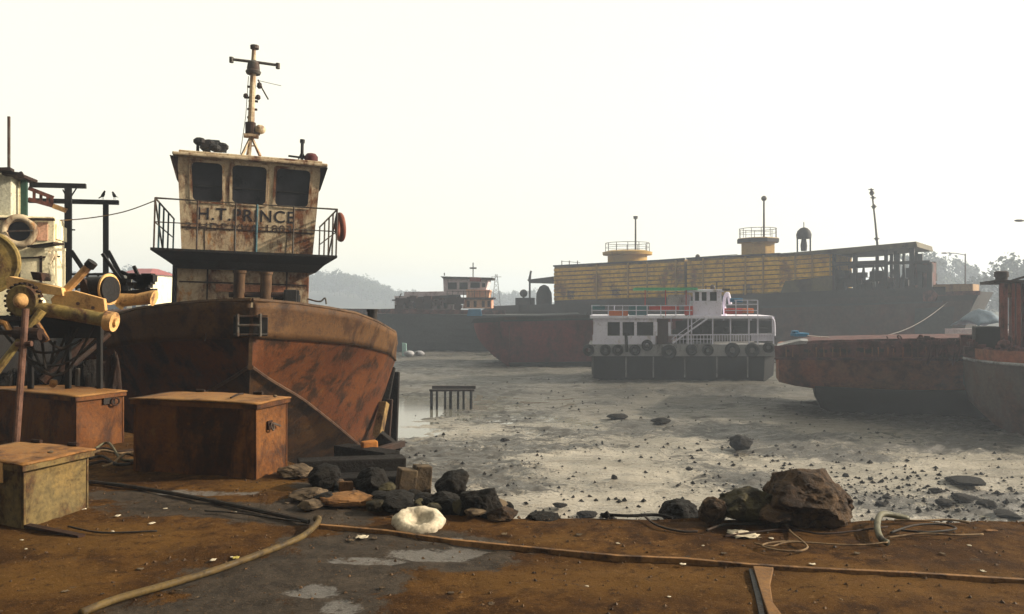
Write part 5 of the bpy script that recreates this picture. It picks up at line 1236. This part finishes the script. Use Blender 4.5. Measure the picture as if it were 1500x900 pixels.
# tall light mast
m = MB(); m.tube([bp(1286, 368, 3), bp(1282, 325, 3), bp(1277, 280, 3)], [.10, .08, .06], 8); m.build('light_mast', m_rail, bs, smooth='auto')
m = MB()
for x, y, s in ((1277, 283, .2), (1279, 290, .14), (1280, 303, .18), (1284, 350, .16), (1276, 278, .1)): q = bp(x, y, 3); m.sph(q, s, 6, (.9, .9, 1.2)); m.bar(bp(x - 4, y, 3), bp(x + 4, y, 3), .08)
m.build('mast_lamp', m_rail, bs, smooth='auto')
# far right deckhouse
fpoly(BF, [(1367, 417), (1425, 416), (1425, 428), (1367, 430)], 1, 5, 'orange_deckhouse', M('pale orange wall', C(.45, .27, .13), C(.4, .24, .12), rust=C(.25, .15, .1), amt=.3, scale=.8), bs)
fpoly(BF, [(1352, 428), (1366, 424), (1374, 432), (1370, 442), (1352, 442)], -.3, .4, 'anchor_gear', m_redtop, bs)
fpoly(BF, [(1366, 428), (1436, 426), (1436, 432), (1366, 434)], -.02, .06, 'bow_bulwark', m_redtop, bs)
# left end canopy and tanks
fpoly(BF, [(772, 410), (812, 405), (812, 413), (776, 415)], .5, 6, 'end_canopy', m_ship_d, bs)
m = MB(); m.bar(bp(776, 412, 1), bp(776, 449, 1), .15); m.bar(bp(778, 397, 1), bp(777, 412, 1), .08); m.bar(bp(778, 397, 1), bp(775, 410, 1), .2, .1); build_split(m, 'canopy_post', m_ship_d, bs)
q = bp(797, 432, 2); m = MB(); m.lathe((q.x, 2, bp(797, 448, 2).z), [(.85, 0), (.9, .6), (.85, 1.4), (.5, 2.1), (.1, 2.3)], 16); q = bp(767, 430, 2); m.sph((q.x, 2, q.z), .45, 8); m.cyl((q.x, 2, q.z - 1.5), (q.x, 2, q.z), .12); m.box(q.x - .8, q.x + 1.2, 1.5, 2.5, q.z - 1.6, q.z - .5)
m.build('round_tanks', m_ship_d, bs, smooth='auto')
m = MB()
for px in (823, 834, 846): m.bar(bp(px, 389, 1), bp(px, 382, 1), .07)
m.bar(bp(823, 383, 1), bp(850, 385, 1), .05); m.sph(bp(1022, 376, 1), .22, 6); m.bar(bp(965, 381, 1), bp(1080, 373, 1), .05); m.build('roof_rail', m_rail, bs)
# ---- grey ship on the left
GY = 72.0
GF = Frame((0, GY, 0), R(-3)); gs = thing('grey_ship', 'slate grey ship with a mauve superstructure and small bridge, right beside the tug shoulder', 'ship', (0, GY, 0), GF.rz)
def gp(px, py, ly=0.0): return GF.at(px, py, ly)
st = []
for px, top, bot, fl in ((500, 459, 518, .3), (560, 460, 519, .3), (660, 461, 520, .5), (720, 462, 521, 1.0), (790, 462, 523, 1.2), (850, 460, 524, 1)):
    st.append((gp(px, top).x, 0, 8, gp(px, top).z, gp(px, bot).z - .2, fl))
m = MB(); hull_loft(m, st, 6); m.build('hull', m_slate, gs)
fpoly(GF, [(480, 452), (740, 455), (740, 461), (480, 459)], -.06, .05, 'bulwark', m_redtop, gs)
fpoly(GF, [(578, 434), (660, 433), (662, 458), (578, 458)], 2, 5, 'main_cabin', m_lilac, gs)
fpoly(GF, [(574, 439), (604, 437), (604, 440), (574, 441)], 1.6, 4, 'side_awning', m_ship_d, gs)
fpoly(GF, [(592, 428), (650, 427), (655, 434), (592, 435)], 1.8, 5.2, 'cabin_roof', m_lilac, gs)
fpoly(GF, [(648, 433), (668, 432), (670, 438), (604, 440), (604, 436)], 1.5, 5, 'deck_edge', m_slate, gs)
br1 = fpoly(GF, [(649, 408), (716, 409), (710, 432), (650, 432)], 2, 5, 'bridge', m_lilac, gs)
fpoly(GF, [(645, 405), (722, 407), (720, 410), (649, 408.5)], 1.7, 5.3, 'bridge_roof', m_ship_d, gs)
fpoly(GF, [(688, 406), (704, 406.5), (704, 413), (688, 412)], 1.6, 1.98, 'red_board', m_redroof, gs)
fpoly(GF, [(683, 424), (718, 425), (716, 436), (683, 436)], 1.7, 4, 'front_house', m_salmon, gs)
fpoly(GF, [(680, 438), (720, 438), (720, 452), (678, 452)], 1.6, 4, 'lower_house', m_salmon, gs)
fpoly(GF, [(670, 436), (724, 436), (722, 439), (672, 439)], 1.3, 4, 'walkway', m_brown, gs)
fpoly(GF, [(686, 453), (704, 453), (706, 463), (684, 463)], -.3, -.08, 'blue_patch', m_bluep, gs)
for x0_, x1_, y0_, y1_ in ((656, 669, 414, 424), (673, 685, 414, 424), (689, 703, 414, 422), (706, 711, 415, 421)): fpoly(GF, [(x0_, y0_), (x1_, y0_), (x1_, y1_), (x0_, y1_)], 1.93, 1.99, 'bridge_window', m_glass, gs)
for i, px in enumerate((583, 594, 606, 616, 628, 640, 650)): fpoly(GF, [(px, 444), (px + 5, 444), (px + 5, 452), (px, 452)], 1.94, 1.99, 'cabin_window', m_glass, gs)
for px in (684, 694, 706, 714): fpoly(GF, [(px, 441), (px + 4, 441), (px + 4, 450), (px, 450)], 1.54, 1.59, 'house_door', m_brown, gs)
m = MB()
for px in range(560, 650, 7): m.bar(gp(px, 453, .1), gp(px, 459, .1), .06)
for px in range(655, 722, 8): m.bar(gp(px, 426, 1.2), gp(px, 436, 1.2), .06)
m.bar(gp(558, 453, .1), gp(650, 453, .1), .05); m.bar(gp(655, 427, 1.2), gp(722, 428, 1.2), .05)
m.bar(gp(693, 406, 2.5), gp(693, 385, 2.5), .09); m.bar(gp(688, 393, 2.5), gp(698, 393, 2.5), .15); m.bar(gp(651, 404, 2.5), gp(651, 400, 2.5), .1); m.bar(gp(583, 440, 2), gp(588, 430, 2), .1)
m.build('railing', m_rail, gs)
rr = random.Random(8); m = MB()
for i in range(40):
    px = rr.uniform(576, 676); q = gp(px, rr.uniform(438, 458), .9); s = rr.uniform(.1, .4); m.box(q.x - s, q.x + s, .6, 1.1, q.z - s * .7, q.z + s)
m.build('deck_gear', m_brown, gs)
# teal and white scrap at its waterline
fpoly_o = MB()
q = P(592, 516, 66); m = MB(); m.prism([(q.x - .15, q.z - .9), (q.x + .25, q.z - .9), (q.x + .2, q.z + .75), (q.x - .15, q.z + .8)], 65.8, 66.0); tag(m.build('teal_board', M('light teal board', C(.45, .7, .66), None, rust=C(.3, .5, .45), amt=.2, scale=2)), 'light teal board standing in the mud just right of the tug shoulder', 'board')
for i, px in enumerate((599, 614)):
    q = P(px, 518, 65 + i); m = MB(); m.sph((q.x, q.y, q.z), .36, 6, (1.3, 1, .7)); tag(m.build('white_bundle', m_fgrey, smooth=True), ('pale bundle on the mud touching the teal board', 'smaller pale bundle on the mud, second right of the teal board')[i], 'bundle')
# ---- maroon barge
MF = Frame((0, 56, 0), R(-4)); mg = thing('maroon_barge', 'maroon barge with rounded bow lying behind the left end of the white ferry', 'barge', (0, 56, 0), MF.rz)
def mgp(px, py, ly=0.0): return MF.at(px, py, ly)
st = []
for px, top, bot, yn, fl in ((688, 475, 480, 2.6, .2), (695, 474, 494, 1.6, .3), (706, 473, 506, .8, .4), (722, 472, 520, .2, .5), (742, 471, 534, 0, .5), (780, 470, 537, 0, .4), (870, 467, 538, 0, .3), (1000, 466, 538, 0, .3)):
    q = mgp(px, top); st.append((q.x, yn, 7 - yn, q.z, mgp(px, bot).z - .15, fl))
m = MB(); hull_loft(m, st, 8); m.build('hull', m_maroon, mg, smooth='auto')
fpoly(MF, [(694, 467), (740, 464), (1000, 459), (1000, 466), (740, 471), (690, 474)], -.14, .06, 'coaming', m_ship_d, mg)
fpoly(MF, [(738, 469), (1000, 463.5), (1000, 466), (738, 471.5)], -.25, -.15, 'rubbing_strake', m_slate, mg)
m = MB(); m.bar(mgp(746, 478, -.03), mgp(746, 512, -.03), .06, .05); m.build('plate_seam', m_redtop, mg)
fpoly(MF, [(745, 532), (870, 530), (1000, 530), (1000, 540), (748, 539)], -.0, .4, 'weed_line', m_algae, mg)
# ---- white ferry
FY = 44.5
FF = Frame((P(1000, 0, FY).x, FY, 0), R(-7)); fe = thing('white_ferry', 'small white passenger ferry with upper deck, tyres along its side and red life jackets', 'ferry', FF.S, FF.rz)
def fp(px, py, ly=0.0): return FF.at(px, py, ly)
def fb(x0, x1, y0, y1, l0, l1, name, mat, par=None, bevel=0): return fpoly(FF, [(x0, y0), (x1, y0), (x1, y1), (x0, y1)], l0, l1, name, mat, par or fe, bevel)
st = []
for px, top, bot, yn in ((866, 520, 545, .9), (870, 521, 553, .2), (885, 522, 557, 0), (1000, 522, 558, 0), (1120, 521, 557, 0), (1137, 520, 548, .5)):
    st.append((fp(px, top).x, yn, 4.2 - yn, fp(px, top).z, fp(px, bot).z - .15, .25))
m = MB(); hull_loft(m, st, 6); m.build('hull', m_fdark, fe, smooth='auto')
m = MB()
for px in (917, 957, 1003, 1050, 1095): m.bar(fp(px, 523, -.03), fp(px, 553, 0.1), .07, .06)
build_split(m, 'fender_bar', m_fgrey, fe)
fb(862, 1137, 505, 522, -.15, 4.3, 'strake', m_fgrey)
fb(868, 960, 492, 505, .05, 4.1, 'cabin_side', m_fw)
cab = fb(869, 962, 466, 472, .08, 4.1, 'cabin_header', m_fw)
for x0, x1 in ((869, 890), (908, 912), (929, 933), (957, 963), (979, 983)): fb(x0, x1, 472, 492, .08, .2, 'cabin_post', m_fw)
for x0, x1 in ((890, 908), (912, 929), (933, 957)): fb(x0, x1, 472, 492, .14, .17, 'cabin_window', m_glass)
fb(871, 985, 472, 504, 1.6, 1.7, 'inner_bulkhead', m_lilac)
fb(962, 979, 468, 508, .16, .22, 'door', m_brown)
m = MB()
for px in (1008, 1013, 1044, 1070, 1097, 1110, 1133): m.bar(fp(px, 464, .1), fp(px, 506, .1), .07)
for px in (983, 1020, 1060, 1100, 1132): m.bar(fp(px, 464, 4.0), fp(px, 506, 4.0), .07)
build_split(m, 'deck_post', m_fw, fe)
m = MB()
m.bar(fp(983, 491, .1), fp(1133, 490, .1), .06); m.bar(fp(983, 497, .1), fp(1044, 497, .1), .04)
for px in range(986, 1046, 5): m.bar(fp(px, 491, .1), fp(px, 504, .1), .03)
for px in range(1046, 1132, 4): m.bar(fp(px, 490, .1), fp(px, 500, .1), .03)
m.build('deck_railing', m_fw, fe)
fb(1100, 1134, 489, 500, .14, .17, 'bow_panel', m_fw)
fb(1047, 1098, 491, 499, .2, .24, 'slatted_panel', m_fgrey)
m = MB(); m.bar(fp(985, 503, -.12), fp(1036, 467, -.12), .12, .08); m.bar(fp(985, 496, -.12), fp(1030, 464, -.12), .04); m.build('stair', m_fw, fe)
rr = random.Random(2); m = MB()
for i in range(18):
    px = rr.uniform(985, 1128); q = fp(px, rr.uniform(480, 500), 2); s = rr.uniform(.12, .3); m.box(q.x - s, q.x + s, 1.8, 2.4, q.z - s, q.z + s * 1.4)
m.build('benches', m_fdark, fe)
fb(990, 1130, 470, 504, 3.6, 3.65, 'far_screen', m_fdark)
fb(864, 1132, 463, 467, -.1, 4.3, 'upper_deck', m_fw, bevel=.02)
m = MB(); m.tube(smooth_path([fp(1128, 466, .05), fp(1134, 470, .05), fp(1135, 492, .05)]), .05, 6); m.build('end_frame', m_fw, fe)
m = MB()
for px in (867, 891, 912, 932, 948, 968, 990, 1010): m.bar(fp(px, 464, 0), fp(px, 447, 0), .05)
m.bar(fp(866, 455, 0), fp(1014, 455, 0), .05); m.bar(fp(866, 448, 0), fp(1014, 448, 0), .05)
for px in (1078, 1095, 1110): m.bar(fp(px, 464, 0), fp(px, 440, 0), .05)
m.bar(fp(1062, 447, 0), fp(1110, 446, 0), .05); m.bar(fp(1076, 440, 0), fp(1110, 440, 0), .05); m.bar(fp(1062, 455, 0), fp(1110, 455, 0), .04)
for px in (867, 900, 948, 990): m.bar(fp(px, 464, 4), fp(px, 447, 4), .05)
m.bar(fp(866, 448, 4), fp(1014, 448, 4), .05); m.build('upper_railing', m_fw, fe)
for x0, x1, y0, y1, mt in ((866, 886, 447, 454, m_teal), (892, 920, 455.5, 463, m_orange), (921, 948, 448, 462, m_teal), (951, 995, 448, 456, m_red), (1003, 1015, 448, 462, m_red), (1062, 1088, 452, 460, m_red), (1088, 1104, 452, 459, m_orange), (1070, 1088, 437, 443, m_bluep)):
    fb(x0, x1, y0, y1, .06, .35, 'life_jackets' if mt in (m_red, m_orange) else 'coloured_screen', mt, bevel=.04)
wh_ = fb(1015, 1057, 441, 464, .3, 2.4, 'wheelhouse', m_fw, bevel=.02)
fb(1013, 1060, 424, 428, .2, 2.5, 'wheelhouse_roof', m_fw, bevel=.02)
for x0, x1 in ((1015, 1018), (1024, 1028), (1035, 1040), (1050, 1057)): fb(x0, x1, 428, 441, .32, .42, 'wheelhouse_post', m_fw)
for x0, x1 in ((1018, 1024), (1028, 1035), (1040, 1050)): fb(x0, x1, 428, 441, .36, .39, 'wheelhouse_window', m_glass)
fb(1016, 1056, 428, 441, 2.3, 2.39, 'wheelhouse_back', m_fw)
m = MB(); m.tube(smooth_path([fp(1062, 463, 1), fp(1061, 440, 1), fp(1066, 430, 1), fp(1070, 446, 1)]), .10, 8); m.build('exhaust_horn', m_fw, fe, smooth='auto')
m = MB(); m.bar(fp(1050, 424, 1), fp(1050, 413, 1), .06); m.bar(fp(1034, 424, 1), fp(1034, 418, 1), .05); m.bar(fp(1058, 424.5, .2), fp(1069, 424.5, .2), .12); m.sph(fp(1044, 421, 1), .16, 6); m.build('aerial', m_rail, fe)
fb(930, 1022, 421.5, 425, -.1, 3.2, 'green_awning', m_green)
m = MB()
for px in (945, 975, 1005): 
    for ly in (.2, 3): m.bar(fp(px, 424, ly), fp(px, 464, ly), .05)
build_split(m, 'awning_post', m_red, fe)
fb(978, 1012, 432, 448, 2.2, 2.3, 'awning_screen', m_lilac)
q = fp(917, 488, -.2); m = MB(); m.cyl(fp(918, 516, -.22), q, .09); m.cyl(fp(918, 492, -.22), fp(918, 488, -.22), .14); m.build('mooring_bitt', m_fdark, fe)
FM = Matrix.Translation(FF.S) @ Matrix.Rotation(FF.rz, 4, 'Z')
ty = None
labs = {862: 'tyre at the extreme left corner of the ferry', 887: 'second tyre from the left on the ferry side', 905: 'third tyre from the left on the ferry side', 930: 'tyre hung below the third ferry window', 948: 'highest tyre, left of the brown ferry door', 980: 'large low tyre below the brown ferry door', 1013: 'tyre below the foot of the ferry stair', 1037: 'tyre right of the stair, under the middle of the ferry', 1073: 'fat tyre below the slatted panel of the ferry', 1102: 'second large tyre from the right end of the ferry', 1126: 'rightmost tyre hanging at the end of the ferry'}
for px, lab in labs.items():
    py = {980: 516, 948: 506, 1126: 509, 862: 513}.get(px, 513); s = {980: 1.25, 1073: 1.25, 1102: 1.2, 862: 1.0}.get(px, .95)
    q = FM @ fp(px, py, -.27)
    if ty is None:
        m = MB(); m.torus((0, 0, 0), .235, .11, (0, 1, 0), 24, 10); ty = m.build('tyre', m_rubber, at=(0, 0, 0), smooth=True)
        tag(ty, lab, 'tyre', 'tyres hung along the ferry'); o = ty
    else:
        o = ty.copy(); scene.collection.objects.link(o); o['label'] = lab
    o.location = q; o.rotation_euler = (rnd.uniform(-.08, .08), rnd.uniform(0, 6), FF.rz); o.scale = (s, 1, s)
# ---- red barge, right
RY = 33.0
RF = Frame((P(1137, 0, RY).x, RY, 0), R(-20)); rb = thing('rust_red_barge', 'rust red barge with overhanging stern aground in the mud right of the ferry', 'barge', RF.S, RF.rz)
def rp(px, py, ly=0.0): return RF.at(px, py, ly)
st = []
for px, top, bot, yn, fl in ((1136, 512, 556, .6, .3), (1141, 511, 562, .1, .5), (1165, 510, 568, 0, .7), (1190, 509, 572, 0, .8), (1230, 508, 577, 0, .9), (1300, 507, 582, 0, 1.0), (1380, 506, 584, 0, 1.0), (1450, 505, 584, 0, 1.0), (1540, 505, 584, 0, 1)):
    q = rp(px, top); st.append((q.x, yn, 6 - yn, q.z, rp(px, bot).z, fl))
m = MB(); hull_loft(m, st, 8); m.build('hull', m_redbarge, rb, smooth='auto')
st = []
for px, top, bot in ((1194, 568, 578), (1204, 569, 596), (1232, 570, 607), (1300, 574, 610), (1420, 575, 612), (1540, 575, 614)):
    st.append((rp(px, top).x, .5, 5.3, rp(px, top).z, rp(px, bot).z - .2, .6))
m = MB(); hull_loft(m, st, 5); m.build('keel_body', m_algae, rb, smooth='auto')
fpoly(RF, [(1134, 524), (1540, 526), (1540, 530), (1134, 527)], -.16, -.01, 'rubbing_strake', m_redtop, rb)
fpoly(RF, [(1134, 507), (1250, 500), (1540, 499), (1540, 524), (1136, 524)], -.06, .02, 'coaming', m_redtop, rb)
fpoly(RF, [(1150, 508), (1190, 499), (1330, 496), (1540, 494), (1540, 502), (1250, 503)], 1.0, 5.0, 'hatch_cover', m_maroon if False else m_redtop, rb)
fpoly(RF, [(1138, 507), (1172, 499), (1184, 500), (1180, 506), (1144, 509)], .1, 2.2, 'stern_deck', m_fgrey, rb)
m = MB(); rr = random.Random(6)
for i in range(26):
    px = 1150 + i * 11.5 + rr.uniform(-2, 2); m.bar(rp(px, 509, -.1), rp(px + rr.uniform(-1, 1), 523, -.1), .05, .05)
m.build('coaming_rib', m_redbarge, rb)
m = MB()
for i in range(14):
    px = rr.uniform(1150, 1420); q = rp(px, 513 + rr.uniform(-1, 2), -.075); s = rr.uniform(.08, .16); m.box(q.x - s, q.x + s, -.08, -.065, q.z - s * .5, q.z + s * .5)
build_split(m, 'scupper', m_algae, rb)
m = MB()
for i in range(40):
    px = rr.gauss(1390, 18) if i % 2 else rr.uniform(1290, 1450); q = rp(px, rr.uniform(494, 512), rr.uniform(-.1, .5)); s = rr.uniform(.04, .13); m.box(q.x - s, q.x + s, q.y - s, q.y + s, q.z - s * .6, q.z + s) if i % 2 else m.torus(q, s, s * .35, (rr.random(), rr.random(), .3), 8, 5)
m.build('heaped_chain', m_redtop, rb)
m = MB(); q = rp(1385, 530, -.2)
for i in range(10): m.tube(smooth_path([rp(1365 + i * 4, 505, -.1), rp(1362 + i * 4.5 + rr.uniform(-4, 4), 528 + rr.uniform(-6, 8), -.25), rp(1372 + i * 4, 508, -.1)]), .03, 5)
m.build('hanging_rope', m_rope if False else m_redtop, rb)
q = P(1170, 489, RY + 1.5); m = MB()
m.slab([(q.x - .28, q.y - .3), (q.x + .36, q.y - .3), (q.x + .36, q.y + .3), (q.x - .28, q.y + .3)], q.z - .12, q.z + .04); m.box(q.x - .28, q.x - .05, q.y - .2, q.y + .2, q.z + .04, q.z + .14); tag(m.build('blue_canister', m_bluep, bevel=.04), 'bright blue canister lying on the stern of the rust red barge', 'canister')
a = Matrix.Translation(RF.S) @ Matrix.Rotation(RF.rz, 4, 'Z') @ rp(1182, 492, .5); b = Matrix.Translation(Lp) @ Matrix.Rotation(BF.rz, 4, 'Z') @ bp(1388, 443, -.1)
pts = [a.lerp(b, k / 10) - Vector((0, 0, 1.1 * math.sin(math.pi * k / 10))) for k in range(11)]
tag(MB().tube(smooth_path(pts, 3), .028, 6).build('mooring_rope', m_rail), 'long pale mooring rope rising from the red barge to the yellow ship', 'rope')
# ---- far right boat with rusty house
CY = 27.0
CF = Frame((P(1440, 0, CY).x, CY, 0), R(-24)); cb = thing('rusty_boat', 'rusty boat with dark round bow and red columned wheelhouse at the right edge', 'boat', CF.S, CF.rz)
def cp(px, py, ly=0.0): return CF.at(px, py, ly)
CW = [(0, 3.0, 3.2), (.25, 1.7, 4.2), (.8, .75, 5.2), (1.6, .2, 5.8), (2.8, 0, 6), (5, 0, 6), (9, 0, 6), (14, .2, 5.8)]
x_off = cp(1412, 525, 3).x
st = []
for i, (x, yn, yf) in enumerate(CW): st.append((x + x_off, yn, yf, -.62, MUD + (1.6 if i == 0 else .9 if i == 1 else .3 if i == 2 else -.1), .7 if i > 1 else .3))
m = MB(); hull_loft(m, st, 9); m.build('hull', M('worn dark boat side', C(.085, .07, .062), C(.06, .055, .055), rust=C(.10, .05, .035), amt=.42, scale=.9, streak=.5, rough=.75, bscale=10), cb, smooth='auto')
m = MB(); m.tube([(x + x_off, yn - .03, -.60) for x, yn, yf in CW], .06, 6); m.build('rubbing_strake', m_fgrey, cb, smooth='auto')
m = MB()
ri = []
for x, yn, yf in CW: ri.append([(x + x_off, yn, -.6), (x + x_off, yn + .02, -.15), (x + x_off, yn + .10, -.15), (x + x_off, yn + .1, -.6)])
m.loft(ri); m.build('bulwark', m_redbarge, cb)
m = MB(); m.slab([(x + x_off, yn + .1) for x, yn, yf in CW] + [(x + x_off, yf) for x, yn, yf in CW[::-1]], -.5, -.45); m.build('deck', m_redtop, cb)
m = MB(); rr = random.Random(12)
for i in range(60):
    x = x_off + rr.uniform(.1, 3.2) ; y = rr.uniform(1.2, 4.5) if x < x_off + 1 else rr.uniform(.6, 4.5); s = rr.uniform(.06, .26)
    if i % 2: m.sph((x, y, -.4 + rr.uniform(0, .55)), s, 4, (1, 1, rr.uniform(.6, 1.4)))
    else: m.box(x - s, x + s, y - s, y + s, -.5, -.3 + rr.uniform(0, .6))
m.build('deck_clutter', m_redtop, cb)
m = MB(); q = cp(1428, 490, 2.2); m.box(q.x, q.x + .8, 2, 3, -.4, q.z + .3); m.build('winch_box', m_black, cb, bevel=.04)
m = MB()
for px, ly in ((1468, 2.0), (1473, 2.1), (1484, 2.0), (1492, 2.0)):
    t_ = cp(px, 412, ly); m.bar((t_.x, ly, -.45), (t_.x, ly, t_.z), .13 if px != 1484 else .08, .13)
for px, ly in ((1466, 4.6), (1495, 4.6)): t_ = cp(px, 414, ly); m.bar((t_.x, ly, -.45), (t_.x, ly, t_.z), .12)
build_split(m, 'column', M('rust red column', C(.16, .045, .03), C(.2, .07, .05), rust=C(.08, .04, .03), amt=.4, scale=2), cb, bevel=.01)
a = cp(1455, 412, 1.7); b = cp(1560, 414, 1.7)
ro_ = MB().box(a.x, b.x + 1, 1.6, 5, a.z - .08, a.z + .03).build('house_roof', m_darkrust, cb)
a1 = cp(1497, 415, 2.1); MB().box(a1.x, b.x + 1, 2.05, 4.8, -.45, a.z - .09).build('house_wall', m_redtop, cb)
fq = cp(1480, 416, 1.95); MB().box(cp(1469, 416, 1.95).x, cp(1488, 416, 1.95).x, 2.05, 2.1, cp(1480, 436, 1.95).z, a.z - .085).build('valance', m_wood if False else m_lid, cb)
q = cp(1467, 404, 2.2); m = MB(); m.lathe((q.x, 2.2, a.z + .03), [(.2, 0), (.2, .12), (.24, .13), (.24, .32), (.15, .36)], 14); m.build('roof_ventilator', m_darkrust, cb, smooth='auto')
m = MB(); m.bar(cp(1480, 412, 1.7), cp(1520, 400, 1.7), .08); m.bar(cp(1448, 414, 1.6), cp(1462, 410, 1.6), .12, .06); build_split(m, 'roof_spar', m_darkrust, cb)
# pale blue sheet painted in for the hazy background, over a small boat
q = P(1440, 452, 48); rr = random.Random(3); m = MB(); vs = []; n = 14
for j in range(n):
    for i in range(n):
        u, v = i / (n - 1), j / (n - 1); vs.append((q.x - .9 + 2.2 * u, 47 + 3 * v, q.z - 1.2 + (1.15 * math.sin(math.pi * (.12 + .8 * u)) * math.sin(math.pi * (.1 + .85 * v))) + .12 * fbm(u * 4, v * 4)))
m.add(vs, [(j * n + i, j * n + i + 1, (j + 1) * n + i + 1, (j + 1) * n + i) for j in range(n - 1) for i in range(n - 1)]); o = m.build('blue_patch', m_palebl, smooth=True); s_ = o.modifiers.new('t', 'SOLIDIFY'); s_.thickness = .03
tag(o, 'pale blue haze sheet standing in for hazy background left of the rusty columned house', 'painted haze')
m = MB(); hull_loft(m, [(q.x - 1.6, 48.6, 49.4, q.z - 1.3, MUD, .2), (q.x - 1.0, 47.3, 50.2, q.z - 1.35, MUD - .2, .4), (q.x + 2.6, 47, 50.5, q.z - 1.35, MUD - .2, .4)], 5); tag(m.build('covered_boat', m_lilac, smooth='auto'), 'pale hulled boat under the blue haze sheet behind the red barge', 'boat')
# lamp posts and pylon
def lamp(px, top, Y, label, arm=-1.0, gz=-1.0, aw=1.4):
    q = P(px, top, Y); t = thing('lamp_post', label, 'lamp post', (q.x, Y, gz)); h = q.z - gz
    MB().cyl((0, 0, 0), (0, 0, h), .12, .07).build('pole', m_rail, t, smooth='auto')
    MB().tube([(0, 0, h - .15), (arm * aw * .5, 0, h + .05), (arm * aw, 0, h + .1)], .05, 6).build('arm', m_rail, t)
    MB().sph((arm * (aw + .3), 0, h + .08), .4, 6, (1, .4, .25)).build('lamp_head', m_rail, t, smooth=True)
lamp(1414, 372, 92, 'thin hazy lamp post between the trees right of the yellow ship', -1, aw=2.2)
lamp(1506, 325, 60, 'lamp arm reaching in over the rusty wheelhouse at the right edge', -1, aw=.4)
q = P(727, 402, 180); t = thing('lattice_pylon', 'faint lattice pylon between the grey ship and the yellow ship', 'pylon', (q.x, 180, -1)); m = MB(); h = q.z + 1
for s in (-1, 1):
    for s2 in (-1, 1): m.bar((s * 1.1, s2 * 1.1, 0), (s * .2, s2 * .2, h), .12)
for k in range(8):
    z0, z1 = h * k / 8, h * (k + 1) / 8; w0, w1 = 1.1 - .9 * k / 8, 1.1 - .9 * (k + 1) / 8
    m.bar((-w0, -w0, z0), (w1, -w1, z1), .08); m.bar((w0, -w0, z0), (-w1, -w1, z1), .08)
m.bar((-1.2, 0, h * .93), (1.2, 0, h * .93), .12); m.build('lattice', m_rail, t)
# buildings on the far left behind the tug
def house(x0, x1, top, bot, Y, dep, mat, roofm, name, label, rows, cols, hip=True):
    t = thing(name, label, 'building', (P((x0 + x1) / 2, 0, Y).x, Y, 0)); o = Vector(t.location); a = P(x0, top, Y) - o; b = P(x1, bot, Y) - o
    z0 = min(b.z, -1.5); MB().box(a.x, b.x, 0, dep, z0, a.z).build('wall', mat, t)
    if hip: MB().loft([[(a.x - .5, -.5, a.z), (b.x + .5, -.5, a.z), (b.x + .5, dep + .5, a.z), (a.x - .5, dep + .5, a.z)], [(a.x + 1, dep * .4, a.z + 1.0), (b.x - 1, dep * .4, a.z + 1.0), (b.x - 1, dep * .6, a.z + 1.0), (a.x + 1, dep * .6, a.z + 1.0)]]).build('roof', roofm, t)
    w_ = (b.x - a.x) / cols; hh = (a.z - z0) / rows
    for r in range(rows):
        for c in range(cols):
            xx = a.x + w_ * (c + .3); zz_ = a.z - hh * (r + .75)
            f = MB().box(xx, xx + w_ * .4, -.06, -.01, zz_, zz_ + hh * .5).build('window', m_glass, t)
house(176, 217, 402, 440, 115, 9, m_whitelit, m_redroof, 'red_roofed_house', 'cream house with a red roof seen left of the tug railing', 2, 3)
house(222, 262, 413, 446, 130, 9, m_salmon, m_redroof, 'salmon_house', 'salmon walled house directly behind the left wall of the tug deckhouse', 3, 4)
house(110, 172, 408, 446, 120, 9, m_slate, m_slate, 'grey_shed', 'grey green shed behind the two davit frames', 1, 4)
